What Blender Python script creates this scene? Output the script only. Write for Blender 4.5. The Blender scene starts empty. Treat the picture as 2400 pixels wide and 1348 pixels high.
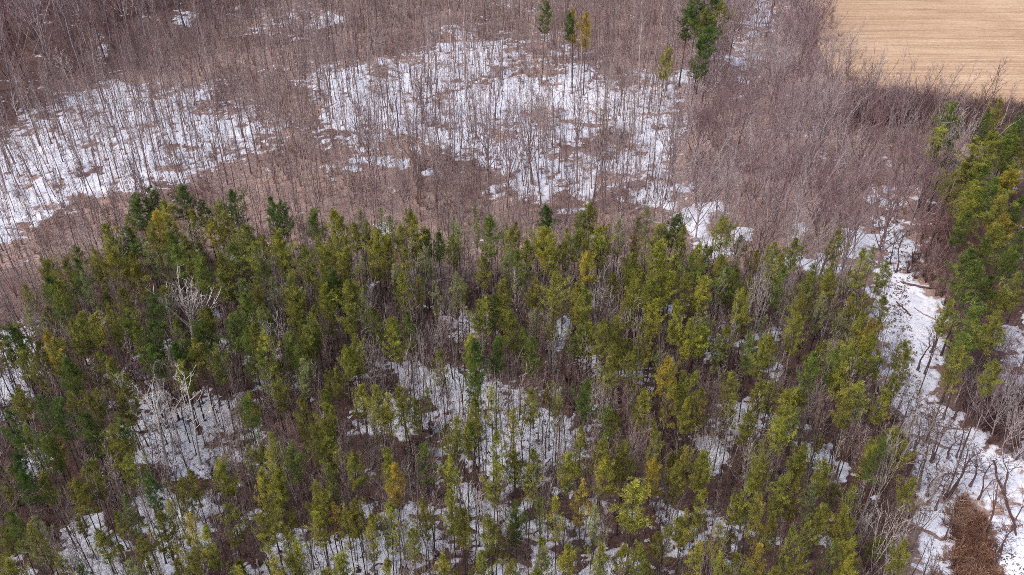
import bpy, math, random
import numpy as np

# ---------------------------------------------------------------- camera, sky, sun, exposure
scene = bpy.context.scene
COL = scene.collection
F_PX, CX, CY, CAM_H, PITCH = 2150.0, 1200.0, 674.0, 70.0, math.radians(36.0)

cam_data = bpy.data.cameras.new('camera')
cam_data.sensor_fit = 'HORIZONTAL'
cam_data.angle = 2 * math.atan(1200.0 / F_PX)
cam_data.clip_start = 1.0
cam_data.clip_end = 6000.0
cam = bpy.data.objects.new('camera', cam_data)
cam.location = (0, 0, CAM_H)
cam.rotation_euler = (math.pi / 2 - PITCH, 0, 0)
COL.objects.link(cam)
scene.camera = cam

SUN_EL, SUN_AZ = math.radians(46), math.radians(-128)      # azimuth clockwise from +Y: high, left of and a little behind the camera
world = bpy.data.worlds.new('World')
scene.world = world
world.use_nodes = True
wn = world.node_tree.nodes
sky = wn.new('ShaderNodeTexSky')
sky.sky_type = 'NISHITA'
sky.sun_disc = False
sky.sun_elevation = SUN_EL
sky.sun_rotation = SUN_AZ
sky.air_density = 1.0
sky.dust_density = 4.0
sky.ozone_density = 1.0
wn['Background'].inputs['Strength'].default_value = 0.135
world.node_tree.links.new(sky.outputs['Color'], wn['Background'].inputs['Color'])

sun_data = bpy.data.lights.new('sun', 'SUN')
sun_data.energy = 1.25
sun_data.angle = math.radians(18)
sun_data.color = (1.0, 0.95, 0.89)
sun = bpy.data.objects.new('sun', sun_data)
d = np.array([math.sin(SUN_AZ) * math.cos(SUN_EL), math.cos(SUN_AZ) * math.cos(SUN_EL), math.sin(SUN_EL)])
sun.rotation_euler = (math.pi / 2 - SUN_EL, 0, math.atan2(d[0], -d[1]))
sun.location = (-60, -60, 120)
COL.objects.link(sun)

scene.view_settings.view_transform = 'Standard'
scene.view_settings.look = 'None'
scene.view_settings.exposure = 0.76
scene.view_settings.gamma = 1.0
scene.cycles.use_denoising = False
scene.cycles.max_bounces = 5
scene.cycles.diffuse_bounces = 3
scene.cycles.transmission_bounces = 3
scene.cycles.pixel_filter_type = 'BLACKMAN_HARRIS'
scene.cycles.filter_width = 0.85

rng = np.random.default_rng(7)
UP = np.array([0, 0, 1.0])

# ---------------------------------------------------------------- photograph pixel <-> place
cP, sP = math.cos(PITCH), math.sin(PITCH)


def at(px, py, z=0.0):
    """the point at height z that a pixel of the photograph looks at"""
    x, y = (px - CX) / F_PX, -(py - CY) / F_PX
    dx, dy, dz = x, cP + y * sP, -sP + y * cP
    t = (CAM_H - z) / -dz
    return np.array([dx * t, dy * t, z])


def pix(x, y, z=0.0):
    x = np.asarray(x, float); y = np.asarray(y, float)
    zz = z - CAM_H
    depth = y * cP - zz * sP
    v = y * sP + zz * cP
    depth = np.maximum(depth, 1.0)
    return CX + F_PX * x / depth, CY - F_PX * v / depth


def depth_of(p):
    return p[1] * cP - (p[2] - CAM_H) * sP


def inpoly(px, py, poly):
    px = np.asarray(px, float); py = np.asarray(py, float)
    r = np.zeros(px.shape, bool)
    n = len(poly)
    for i in range(n):
        x1, y1 = poly[i]; x2, y2 = poly[(i + 1) % n]
        if y1 == y2:
            continue
        c = ((y1 > py) != (y2 > py)) & (px < (x2 - x1) * (py - y1) / (y2 - y1) + x1)
        r ^= c
    return r


def polydist(px, py, poly):
    best = np.full(px.shape, 1e18)
    n = len(poly)
    for i in range(n):
        x1, y1 = poly[i]; x2, y2 = poly[(i + 1) % n]
        dx, dy = x2 - x1, y2 - y1
        t = np.clip(((px - x1) * dx + (py - y1) * dy) / (dx * dx + dy * dy + 1e-9), 0, 1)
        best = np.minimum(best, (px - x1 - t * dx) ** 2 + (py - y1 - t * dy) ** 2)
    return np.sqrt(best)


def _hash(ix, iy, seed):
    h = (ix.astype(np.int64) * 374761393 + iy.astype(np.int64) * 668265263 + seed * 1442695041) & 0xFFFFFFFF
    h = ((h ^ (h >> 13)) * 1274126177) & 0xFFFFFFFF
    h = h ^ (h >> 16)
    return (h & 0xFFFF) / 65535.0


def vnoise(x, y, seed=0):
    ix, iy = np.floor(x), np.floor(y)
    fx, fy = x - ix, y - iy
    fx = fx * fx * (3 - 2 * fx); fy = fy * fy * (3 - 2 * fy)
    a = _hash(ix, iy, seed); b = _hash(ix + 1, iy, seed)
    c = _hash(ix, iy + 1, seed); e = _hash(ix + 1, iy + 1, seed)
    return (a * (1 - fx) + b * fx) * (1 - fy) + (c * (1 - fx) + e * fx) * fy


def gz(x, y):
    """height of the forest floor"""
    x = np.asarray(x, float); y = np.asarray(y, float)
    return 0.7 * (vnoise(x / 14, y / 14, 3) - 0.5) + 0.22 * (vnoise(x / 3.1, y / 3.1, 4) - 0.5)


# ---------------------------------------------------------------- materials
def new_mat(name):
    m = bpy.data.materials.new(name)
    m.use_nodes = True
    nt = m.node_tree
    b = nt.nodes['Principled BSDF']
    b.inputs['Roughness'].default_value = 0.9
    b.inputs['Specular IOR Level'].default_value = 0.2
    return m, nt, b


def ramp(nt, stops):
    r = nt.nodes.new('ShaderNodeValToRGB')
    el = r.color_ramp.elements
    while len(el) < len(stops):
        el.new(0.5)
    for e, (p, c) in zip(el, stops):
        e.position = p; e.color = (*c, 1)
    return r


def bark_mat(name, c1, c2, c3=None, scale=3.0):
    """bark that varies from tree to tree and along each stem"""
    m, nt, b = new_mat(name)
    info = nt.nodes.new('ShaderNodeObjectInfo')
    stops = [(0.0, c1), (1.0, c2)] if c3 is None else [(0.0, c1), (0.5, c2), (1.0, c3)]
    r = ramp(nt, stops)
    nt.links.new(info.outputs['Random'], r.inputs['Fac'])
    tc = nt.nodes.new('ShaderNodeTexCoord')
    nz = nt.nodes.new('ShaderNodeTexNoise')
    nz.inputs['Scale'].default_value = scale
    nz.inputs['Detail'].default_value = 3
    nt.links.new(tc.outputs['Object'], nz.inputs['Vector'])
    mr = nt.nodes.new('ShaderNodeMapRange')
    mr.inputs['From Min'].default_value = 0.3; mr.inputs['From Max'].default_value = 0.7
    mr.inputs['To Min'].default_value = 0.75; mr.inputs['To Max'].default_value = 1.25
    nt.links.new(nz.outputs['Fac'], mr.inputs['Value'])
    mul = nt.nodes.new('ShaderNodeVectorMath'); mul.operation = 'SCALE'
    nt.links.new(r.outputs['Color'], mul.inputs[0]); nt.links.new(mr.outputs['Result'], mul.inputs['Scale'])
    nt.links.new(mul.outputs['Vector'], b.inputs['Base Color'])
    return m


def needle_mat(name, base, tip):
    """needle tufts: colour runs from base to tip by tuft (mesh attribute) with a shift from tree to tree"""
    m, nt, b = new_mat(name)
    at_ = nt.nodes.new('ShaderNodeAttribute'); at_.attribute_name = 'tuft'
    info = nt.nodes.new('ShaderNodeObjectInfo')
    mx = nt.nodes.new('ShaderNodeMix'); mx.data_type = 'RGBA'
    mx.inputs[6].default_value = (*base, 1); mx.inputs[7].default_value = (*tip, 1)
    nt.links.new(at_.outputs['Fac'], mx.inputs[0])
    hsv = nt.nodes.new('ShaderNodeHueSaturation')
    mr = nt.nodes.new('ShaderNodeMapRange')
    mr.inputs['To Min'].default_value = 0.485; mr.inputs['To Max'].default_value = 0.515
    nt.links.new(info.outputs['Random'], mr.inputs['Value'])
    nt.links.new(mr.outputs['Result'], hsv.inputs['Hue'])
    mr2 = nt.nodes.new('ShaderNodeMapRange')
    mr2.inputs['To Min'].default_value = 0.8; mr2.inputs['To Max'].default_value = 1.25
    fr = nt.nodes.new('ShaderNodeMath'); fr.operation = 'FRACT'
    m7 = nt.nodes.new('ShaderNodeMath'); m7.operation = 'MULTIPLY'; m7.inputs[1].default_value = 7.31
    nt.links.new(info.outputs['Random'], m7.inputs[0]); nt.links.new(m7.outputs[0], fr.inputs[0])
    nt.links.new(fr.outputs[0], mr2.inputs['Value'])
    nt.links.new(mr2.outputs['Result'], hsv.inputs['Value'])
    nt.links.new(mx.outputs[2], hsv.inputs['Color'])
    nt.links.new(hsv.outputs['Color'], b.inputs['Base Color'])
    b.inputs['Roughness'].default_value = 0.65
    tr = nt.nodes.new('ShaderNodeBsdfTranslucent')
    nt.links.new(hsv.outputs['Color'], tr.inputs['Color'])
    ms = nt.nodes.new('ShaderNodeMixShader'); ms.inputs[0].default_value = 0.42
    nt.links.new(b.outputs[0], ms.inputs[1]); nt.links.new(tr.outputs[0], ms.inputs[2])
    nt.links.new(ms.outputs[0], nt.nodes['Material Output'].inputs['Surface'])
    return m


M = {}
M['pine_bark'] = bark_mat('pine_bark', (0.055, 0.042, 0.038), (0.10, 0.072, 0.06))
M['pole_bark'] = bark_mat('pole_bark', (0.15, 0.10, 0.10), (0.26, 0.19, 0.187), (0.40, 0.325, 0.31))
M['spread_bark'] = bark_mat('spread_bark', (0.17, 0.10, 0.105), (0.27, 0.20, 0.21), (0.41, 0.35, 0.355))
M['grey_bark'] = bark_mat('grey_bark', (0.15, 0.11, 0.10), (0.27, 0.22, 0.205), (0.44, 0.395, 0.37))
M['maroon_bark'] = bark_mat('maroon_bark', (0.16, 0.07, 0.075), (0.24, 0.135, 0.13), (0.28, 0.21, 0.215))
M['pale_bark'] = bark_mat('pale_bark', (0.56, 0.51, 0.48), (0.68, 0.63, 0.60))
M['lean_bark'] = bark_mat('lean_bark', (0.10, 0.06, 0.06), (0.16, 0.10, 0.095))
M['brush'] = bark_mat('brush', (0.22, 0.125, 0.115), (0.33, 0.225, 0.20), (0.42, 0.31, 0.275))
M['dark_brush'] = bark_mat('dark_brush', (0.085, 0.045, 0.045), (0.15, 0.095, 0.088), (0.22, 0.155, 0.14))
M['dry_grass'] = bark_mat('dry_grass', (0.12, 0.055, 0.04), (0.26, 0.14, 0.095), (0.42, 0.27, 0.19))
M['leaf'] = bark_mat('leaf', (0.05, 0.03, 0.025), (0.11, 0.06, 0.045), (0.15, 0.09, 0.06))
NEEDLE = {
    'D': needle_mat('needles_dark', (0.028, 0.058, 0.018), (0.17, 0.23, 0.05)),
    'G': needle_mat('needles_green', (0.050, 0.080, 0.022), (0.30, 0.33, 0.075)),
    'O': needle_mat('needles_olive', (0.080, 0.088, 0.024), (0.42, 0.39, 0.085)),
    'Y': needle_mat('needles_yellow_green', (0.10, 0.112, 0.022), (0.55, 0.51, 0.09)),
    'K': needle_mat('needles_golden', (0.14, 0.115, 0.022), (0.60, 0.46, 0.085)),
    'P': needle_mat('needles_pale', (0.10, 0.115, 0.05), (0.43, 0.43, 0.19)),
}
WORD = {'D': 'dark green', 'G': 'mid-green', 'O': 'olive', 'Y': 'yellow-green', 'K': 'golden', 'P': 'pale thin'}


def mat_ground():
    m, nt, b = new_mat('leaf_litter')
    tc = nt.nodes.new('ShaderNodeTexCoord')
    n1 = nt.nodes.new('ShaderNodeTexNoise'); n1.inputs['Scale'].default_value = 0.09; n1.inputs['Detail'].default_value = 4
    n2 = nt.nodes.new('ShaderNodeTexNoise'); n2.inputs['Scale'].default_value = 2.6; n2.inputs['Detail'].default_value = 6; n2.inputs['Roughness'].default_value = 0.75
    nt.links.new(tc.outputs['Object'], n1.inputs['Vector']); nt.links.new(tc.outputs['Object'], n2.inputs['Vector'])
    a = ramp(nt, [(0.34, (0.25, 0.168, 0.155)), (0.5, (0.38, 0.28, 0.25)), (0.64, (0.49, 0.365, 0.315))])
    nt.links.new(n1.outputs['Fac'], a.inputs['Fac'])
    f = ramp(nt, [(0.30, (0.35, 0.30, 0.28)), (0.5, (0.85, 0.8, 0.8)), (0.72, (1.35, 1.25, 1.2))])
    nt.links.new(n2.outputs['Fac'], f.inputs['Fac'])
    mx = nt.nodes.new('ShaderNodeMix'); mx.data_type = 'RGBA'; mx.blend_type = 'MULTIPLY'; mx.inputs[0].default_value = 1
    nt.links.new(a.outputs['Color'], mx.inputs[6]); nt.links.new(f.outputs['Color'], mx.inputs[7])
    # ground attribute: pine needle litter with shade painted in; bracken, top-left wood darkened too
    at_ = nt.nodes.new('ShaderNodeAttribute'); at_.attribute_name = 'litter_and_shade'
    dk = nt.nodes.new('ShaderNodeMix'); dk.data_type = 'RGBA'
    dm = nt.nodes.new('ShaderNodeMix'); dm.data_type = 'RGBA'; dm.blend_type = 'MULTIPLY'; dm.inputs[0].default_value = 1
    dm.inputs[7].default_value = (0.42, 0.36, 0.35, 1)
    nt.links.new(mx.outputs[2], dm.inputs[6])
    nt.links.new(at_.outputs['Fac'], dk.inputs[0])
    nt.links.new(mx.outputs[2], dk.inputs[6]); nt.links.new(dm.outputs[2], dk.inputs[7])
    nt.links.new(dk.outputs[2], b.inputs['Base Color'])
    bp = nt.nodes.new('ShaderNodeBump'); bp.inputs['Strength'].default_value = 0.8; bp.inputs['Distance'].default_value = 0.15
    nt.links.new(n2.outputs['Fac'], bp.inputs['Height']); nt.links.new(bp.outputs['Normal'], b.inputs['Normal'])
    return m


def mat_snow():
    m, nt, b = new_mat('old_snow')
    tc = nt.nodes.new('ShaderNodeTexCoord')
    n1 = nt.nodes.new('ShaderNodeTexNoise'); n1.inputs['Scale'].default_value = 0.5; n1.inputs['Detail'].default_value = 5
    n2 = nt.nodes.new('ShaderNodeTexNoise'); n2.inputs['Scale'].default_value = 4.5; n2.inputs['Detail'].default_value = 5; n2.inputs['Roughness'].default_value = 0.7
    nt.links.new(tc.outputs['Object'], n1.inputs['Vector']); nt.links.new(tc.outputs['Object'], n2.inputs['Vector'])
    a = ramp(nt, [(0.3, (0.72, 0.745, 0.85)), (0.65, (0.86, 0.88, 0.95))])
    nt.links.new(n1.outputs['Fac'], a.inputs['Fac'])
    # thin half-melted margins, where litter shows through
    dp = nt.nodes.new('ShaderNodeAttribute'); dp.attribute_name = 'depth'
    th = ramp(nt, [(0.0, (0.55, 0.48, 0.46)), (0.25, (0.86, 0.84, 0.85)), (0.6, (1, 1, 1))])
    nt.links.new(dp.outputs['Fac'], th.inputs['Fac'])
    mt = nt.nodes.new('ShaderNodeMix'); mt.data_type = 'RGBA'; mt.blend_type = 'MULTIPLY'; mt.inputs[0].default_value = 1
    nt.links.new(a.outputs['Color'], mt.inputs[6]); nt.links.new(th.outputs['Color'], mt.inputs[7])
    # litter and needles frozen into the snow
    f = ramp(nt, [(0.32, (0.30, 0.22, 0.20)), (0.42, (0.88, 0.86, 0.87)), (0.52, (1, 1, 1))])
    nt.links.new(n2.outputs['Fac'], f.inputs['Fac'])
    mx = nt.nodes.new('ShaderNodeMix'); mx.data_type = 'RGBA'; mx.blend_type = 'MULTIPLY'; mx.inputs[0].default_value = 1
    nt.links.new(mt.outputs[2], mx.inputs[6]); nt.links.new(f.outputs['Color'], mx.inputs[7])
    nt.links.new(mx.outputs[2], b.inputs['Base Color'])
    b.inputs['Roughness'].default_value = 0.7
    bp = nt.nodes.new('ShaderNodeBump'); bp.inputs['Strength'].default_value = 0.5; bp.inputs['Distance'].default_value = 0.1
    nt.links.new(n1.outputs['Fac'], bp.inputs['Height']); nt.links.new(bp.outputs['Normal'], b.inputs['Normal'])
    return m


def mat_field():
    m, nt, b = new_mat('stubble')
    tc = nt.nodes.new('ShaderNodeTexCoord')
    mp = nt.nodes.new('ShaderNodeMapping'); mp.inputs['Scale'].default_value = (0.05, 1.3, 1); mp.inputs['Rotation'].default_value = (0, 0, math.radians(2))
    nt.links.new(tc.outputs['Object'], mp.inputs['Vector'])
    n1 = nt.nodes.new('ShaderNodeTexNoise'); n1.inputs['Scale'].default_value = 1.0; n1.inputs['Detail'].default_value = 4; n1.inputs['Roughness'].default_value = 0.65
    nt.links.new(mp.outputs['Vector'], n1.inputs['Vector'])
    n2 = nt.nodes.new('ShaderNodeTexNoise'); n2.inputs['Scale'].default_value = 2.2; n2.inputs['Detail'].default_value = 5; n2.inputs['Roughness'].default_value = 0.8
    nt.links.new(tc.outputs['Object'], n2.inputs['Vector'])
    n3 = nt.nodes.new('ShaderNodeTexNoise'); n3.inputs['Scale'].default_value = 0.06; n3.inputs['Detail'].default_value = 3
    nt.links.new(tc.outputs['Object'], n3.inputs['Vector'])
    a = ramp(nt, [(0.28, (0.32, 0.21, 0.135)), (0.45, (0.46, 0.315, 0.20)), (0.68, (0.58, 0.42, 0.285))])
    nt.links.new(n1.outputs['Fac'], a.inputs['Fac'])
    f = ramp(nt, [(0.3, (0.72, 0.70, 0.70)), (0.7, (1.22, 1.22, 1.25))])
    nt.links.new(n2.outputs['Fac'], f.inputs['Fac'])
    g = ramp(nt, [(0.35, (0.90, 0.86, 0.84)), (0.65, (1.06, 1.06, 1.06))])
    nt.links.new(n3.outputs['Fac'], g.inputs['Fac'])
    mx = nt.nodes.new('ShaderNodeMix'); mx.data_type = 'RGBA'; mx.blend_type = 'MULTIPLY'; mx.inputs[0].default_value = 1
    nt.links.new(a.outputs['Color'], mx.inputs[6]); nt.links.new(f.outputs['Color'], mx.inputs[7])
    my = nt.nodes.new('ShaderNodeMix'); my.data_type = 'RGBA'; my.blend_type = 'MULTIPLY'; my.inputs[0].default_value = 1
    nt.links.new(mx.outputs[2], my.inputs[6]); nt.links.new(g.outputs['Color'], my.inputs[7])
    nt.links.new(my.outputs[2], b.inputs['Base Color'])
    return m


M['ground'] = mat_ground(); M['snow'] = mat_snow(); M['field'] = mat_field()


# ---------------------------------------------------------------- mesh helpers
class MB:
    """collects triangles; build() makes one mesh"""

    def __init__(self):
        self.v, self.t, self.a, self.n = [], [], [], 0

    def add(self, v, t, a=0.0):
        self.v.append(v); self.t.append(t + self.n); self.n += len(v)
        self.a.append(np.full(len(t), a) if np.isscalar(a) else a)

    def tube(self, p, r, sides=4):
        p = np.asarray(p, float); r = np.asarray(r, float)
        n = len(p)
        dirs = np.gradient(p, axis=0)
        dirs /= np.linalg.norm(dirs, axis=1)[:, None] + 1e-9
        ref = np.where(np.abs(dirs[:, 2:3]) < 0.9, np.array([[0, 0, 1.0]]), np.array([[1.0, 0, 0]]))
        s = np.cross(dirs, ref); s /= np.linalg.norm(s, axis=1)[:, None] + 1e-9
        q = np.cross(dirs, s)
        ang = np.arange(sides) * 2 * np.pi / sides
        v = p[:, None, :] + r[:, None, None] * (s[:, None, :] * np.cos(ang)[None, :, None] + q[:, None, :] * np.sin(ang)[None, :, None])
        v = v.reshape(-1, 3)
        i = np.arange(n - 1)[:, None] * sides; k = np.arange(sides)[None, :]; k2 = (k + 1) % sides
        a, b_, c, e = (i + k).ravel(), (i + k2).ravel(), (i + sides + k2).ravel(), (i + sides + k).ravel()
        self.add(v, np.concatenate([np.stack([a, b_, c], 1), np.stack([a, c, e], 1)]))

    def blades(self, o, d_, w, side=None, a=0.0):
        """thin tapering slips from points o along vectors d_"""
        n = len(o)
        if side is None:
            side = np.random.default_rng(n).normal(size=(n, 3))
        s = np.cross(d_, side); s /= np.linalg.norm(s, axis=1)[:, None] + 1e-9
        w = np.asarray(w); w = w[:, None] if w.ndim else w
        v = np.stack([o - s * w, o + s * w, o + d_ + s * w * 0.3, o + d_ - s * w * 0.3], 1).reshape(-1, 3)
        i = np.arange(n) * 4
        t = np.concatenate([np.stack([i, i + 1, i + 2], 1), np.stack([i, i + 2, i + 3], 1)])
        self.add(v, t, np.concatenate([a, a]) if not np.isscalar(a) else a)

    def leaves(self, o, d_, w, side, a):
        """one narrow triangle each"""
        n = len(o)
        s = np.cross(d_, side); s /= np.linalg.norm(s, axis=1)[:, None] + 1e-9
        w = np.asarray(w); w = w[:, None] if w.ndim else w
        v = np.stack([o - s * w * 0.5, o + d_ * 0.55 + s * w, o + d_], 1).reshape(-1, 3)
        i = np.arange(n) * 3
        self.add(v, np.stack([i, i + 1, i + 2], 1), a)

    def build(self, name, mats, attr=False, smooth=False, mat_of=None):
        me = bpy.data.meshes.new(name)
        v = np.concatenate(self.v); t = np.concatenate(self.t)
        make_mesh(me, v, t)
        for m in (mats if isinstance(mats, (list, tuple)) else [mats]):
            me.materials.append(m)
        if attr:
            at_ = me.attributes.new('tuft', 'FLOAT', 'FACE')
            at_.data.foreach_set('value', np.concatenate(self.a).astype(np.float32))
        if mat_of is not None:
            me.polygons.foreach_set('material_index', mat_of.astype(np.int32))
        me.update()
        return me


def make_mesh(me, v, t):
    k = t.shape[1]
    me.vertices.add(len(v)); me.vertices.foreach_set('co', np.asarray(v, np.float32).ravel())
    me.loops.add(t.size); me.loops.foreach_set('vertex_index', np.asarray(t, np.int32).ravel())
    me.polygons.add(len(t))
    me.polygons.foreach_set('loop_start', np.arange(len(t), dtype=np.int32) * k)
    me.update(calc_edges=True)
    me.validate()


def unit(v):
    return v / (np.linalg.norm(v, axis=-1, keepdims=True) + 1e-9)


def join_mesh(name, a, b, mats, attr=False):
    """trunk and crown in one mesh, for the far rest of a wood"""
    m = MB()
    m.v = a.v + b.v
    m.t = list(a.t) + [t + a.n for t in b.t]
    m.a = a.a + b.a
    na = sum(len(t) for t in a.t); nb = sum(len(t) for t in b.t)
    return m.build(name, mats, attr, mat_of=np.concatenate([np.zeros(na), np.ones(nb)]))


# ---------------------------------------------------------------- trees
def trunk_line(r, H, wander=0.12, n=9):
    z = np.linspace(0, H, n)
    off = np.cumsum(r.normal(0, wander, (n, 2)), axis=0) * (z / H)[:, None]
    return np.column_stack([off, z])


def along(line, z):
    return np.array([np.interp(z, line[:, 2], line[:, k]) for k in range(3)])


def bare_tree(r, H=14.0, r0=0.11, base=0.45, nb=26, elev=(45, 68), reach=0.16, fan=False, n2=6, n3=5, tw=0.010, forks=0, wander=0.1):
    """straight stem; branches rising from it; side shoots; twigs"""
    T, C = MB(), MB()
    top = H * (0.62 if fan else 0.97)
    line = trunk_line(r, top, wander)
    rad = r0 * np.linspace(1, 0.16 if not fan else 0.45, len(line)); rad[0] *= 1.45
    T.tube(line, rad, 6)
    to, td, tww = [], [], []
    az = r.uniform(0, 6.28)
    for i in range(nb):
        az += 2.4 + r.normal(0, 0.35)
        f = (i + r.uniform(0, 1)) / nb
        z = H * base + (top - H * base) * f
        p0 = along(line, z)
        e = math.radians(r.uniform(*elev))
        if fan:
            e = math.radians(r.uniform(elev[0], elev[1]) + 14 * f)
            L = (H - z) / math.sin(e) * r.uniform(0.72, 1.02)
        else:
            L = H * reach * (1.15 - 0.75 * f) * r.uniform(0.6, 1.2)
        hd = np.array([math.cos(az), math.sin(az), 0])
        n = 5
        pts = [p0]
        ee = e
        for k in range(n):
            ee = min(ee + math.radians(r.uniform(0, 6)), math.radians(86))
            hd = unit(hd + np.array([*r.normal(0, 0.10, 2), 0]))
            pts.append(pts[-1] + (hd * math.cos(ee) + UP * math.sin(ee)) * L / n)
        pts = np.array(pts)
        br = r0 * (0.44 if fan else 0.30) * (1.1 - 0.6 * f)
        C.tube(pts, np.linspace(br, max(br * 0.22, 0.007), n + 1), 4 if fan else 3)
        m2 = int(n2 * r.uniform(0.7, 1.3))
        for j in range(m2):
            s = r.uniform(0.22, 1.0)
            q = s * n; k = min(int(q), n - 1)
            o = pts[k] + (pts[k + 1] - pts[k]) * (q - k)
            dd = unit(pts[k + 1] - pts[k])
            sd = unit(dd * 0.8 + r.normal(0, 0.42, 3) + UP * 0.25)
            l2 = L * r.uniform(0.18, 0.38) * (1.15 - 0.5 * s)
            mid = o + sd * l2 * 0.5
            sd2 = unit(sd + UP * 0.25 + r.normal(0, 0.15, 3))
            end = mid + sd2 * l2 * 0.5
            C.tube(np.array([o, mid, end]), [br * 0.36 + 0.004, br * 0.22 + 0.004, 0.006], 3)
            m3 = int(n3 * r.uniform(0.6, 1.4))
            for q3 in range(m3):
                s3 = r.uniform(0.15, 1)
                oo = o + (mid - o) * s3 * 2 if s3 < 0.5 else mid + (end - mid) * (s3 - 0.5) * 2
                to.append(oo)
                td.append(unit(sd2 * 0.9 + r.normal(0, 0.5, 3) + UP * 0.15) * l2 * r.uniform(0.3, 0.65))
                tww.append(tw * r.uniform(0.6, 1.2))
    to, td = np.array(to), np.array(td)
    C.blades(to, td, np.array(tww), r.normal(size=to.shape))
    return T, C


def pine_tree(r, H=13.0, rad=1.55, crown=0.47, tufts=7, blades=9, gap=0.12, thin=1.0):
    """dark stem with dead snags below, whorls of up-swept limbs carrying needle tufts above"""
    T, C = MB(), MB()
    line = trunk_line(r, H * 0.985, 0.05)
    rr = 0.105 * np.linspace(1, 0.16, len(line)); rr[0] *= 1.4
    T.tube(line, rr, 6)
    ns = 26
    zs = r.uniform(0.16, 1 - crown + 0.1, ns) * H
    o = np.array([along(line, z) for z in zs])
    a = r.uniform(0, 6.28, ns)
    dd = np.column_stack([np.cos(a), np.sin(a), r.uniform(-0.2, 0.35, ns)]) * r.uniform(0.4, 1.3, ns)[:, None]
    T.blades(o, dd, np.full(ns, 0.016), r.normal(size=(ns, 3)))
    O, D, A = [], [], []
    z0 = H * (1 - crown); z = z0
    az = r.uniform(0, 6.28)
    lop = r.uniform(0, 6.28)
    ph, q1, q2 = r.uniform(0, 6.28, 3), r.uniform(5, 9), r.uniform(0.22, 0.34)
    while z < H * 0.975:
        f = (z - z0) / (H - z0)
        prof = (0.66 + 1.1 * f) if f < 0.31 else (1 - ((f - 0.31) / 0.72) ** 1.2)
        prof = max(prof, 0.16)
        nbr = 6 if f < 0.8 else 4
        for k in range(nbr):
            az += 6.283 / nbr + r.normal(0, 0.3)
            if r.random() < gap:
                continue
            L = rad * prof * r.uniform(0.5, 1.3) * (1 + 0.16 * math.cos(az - lop)) * (1 + q2 * math.sin(2 * az + q1 * f + ph[0]) + 0.16 * math.sin(3 * az - 11 * f + ph[1]))
            p0 = along(line, z + r.uniform(-0.12, 0.12))
            e0 = math.radians(r.uniform(8, 26) + 26 * f)
            hd = np.array([math.cos(az), math.sin(az), 0])
            n = 4
            pts = [p0]; e = e0
            for q in range(n):
                e += math.radians(r.uniform(2, 9))
                pts.append(pts[-1] + (hd * math.cos(e) + UP * math.sin(e)) * L / n)
            pts = np.array(pts)
            C.tube(pts, np.linspace(0.022, 0.008, n + 1), 3)
            nt_ = max(2, int(round(tufts * (0.35 + 0.75 * L / rad) * thin)))
            s = np.concatenate([[1.0], r.uniform(0.30, 1.0, nt_ - 1)])
            tone = r.uniform(0, 1)
            for sv in s:
                q = sv * n; kk = min(int(q), n - 1)
                c = pts[kk] + (pts[kk + 1] - pts[kk]) * (q - kk)
                side = np.array([-hd[1], hd[0], 0])
                if sv < 1:
                    c = c + side * r.normal(0, 0.17 * L) + UP * r.uniform(-0.02, 0.16)
                size = r.uniform(0.18, 0.32)
                nbl = int(blades * r.uniform(0.8, 1.2))
                dv = unit(r.normal(0, 1, (nbl, 3)) + hd * 0.55 + UP * 0.75)
                O.append(c + dv * size * 0.12 + r.normal(0, 0.035, (nbl, 3)))
                D.append(dv * size * r.uniform(0.7, 1.2, (nbl, 1)))
                A.append(np.full(nbl, np.clip(0.55 * tone + 0.45 * r.uniform(0, 1), 0, 1) ** 1.2))
        z += H * crown / (9.5 if f < 0.7 else 12) * r.uniform(0.8, 1.2)
    # leader
    nbl = 40
    dv = unit(r.normal(0, 1, (nbl, 3)) + UP * 1.4)
    tip = line[-1]
    O.append(tip + r.normal(0, 0.06, (nbl, 3)) - UP * r.uniform(0, 0.5, (nbl, 1))); D.append(dv * 0.26); A.append(r.uniform(0.2, 1, nbl))
    O, D, A = np.concatenate(O), np.concatenate(D), np.concatenate(A)
    C.leaves(O, D, r.uniform(0.022, 0.038, len(O)), r.normal(size=O.shape), A)
    return T, C


def shrub_mesh(r, H=2.2, stems=14, twigs=9, spread=0.55, mat='brush', name='shrub', w=0.016):
    C = MB()
    to, td = [], []
    for i in range(stems):
        a = r.uniform(0, 6.28)
        out = np.array([math.cos(a), math.sin(a), 0]) * r.uniform(0.1, 1) * spread
        L = H * r.uniform(0.6, 1.1)
        p = [np.array([math.cos(a), math.sin(a), 0]) * r.uniform(0, 0.12) - UP * 0.1]
        for k in range(3):
            p.append(p[-1] + unit(out * (0.6 + 0.4 * k) + UP + r.normal(0, 0.12, 3)) * L / 3)
        p = np.array(p)
        C.tube(p, np.linspace(w * 1.1, w * 0.45, 4), 3)
        for j in range(twigs):
            s = r.uniform(0.25, 1) * 3; k = min(int(s), 2)
            to.append(p[k] + (p[k + 1] - p[k]) * (s - k))
            td.append(unit(unit(p[k + 1] - p[k]) * 0.8 + r.normal(0, 0.5, 3) + UP * 0.2) * L * r.uniform(0.12, 0.32))
    to, td = np.array(to), np.array(td)
    C.blades(to, td, np.full(len(to), w * 0.55), r.normal(size=to.shape))
    return C.build(name, M[mat])


def R(seed):
    return np.random.default_rng(seed)


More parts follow.
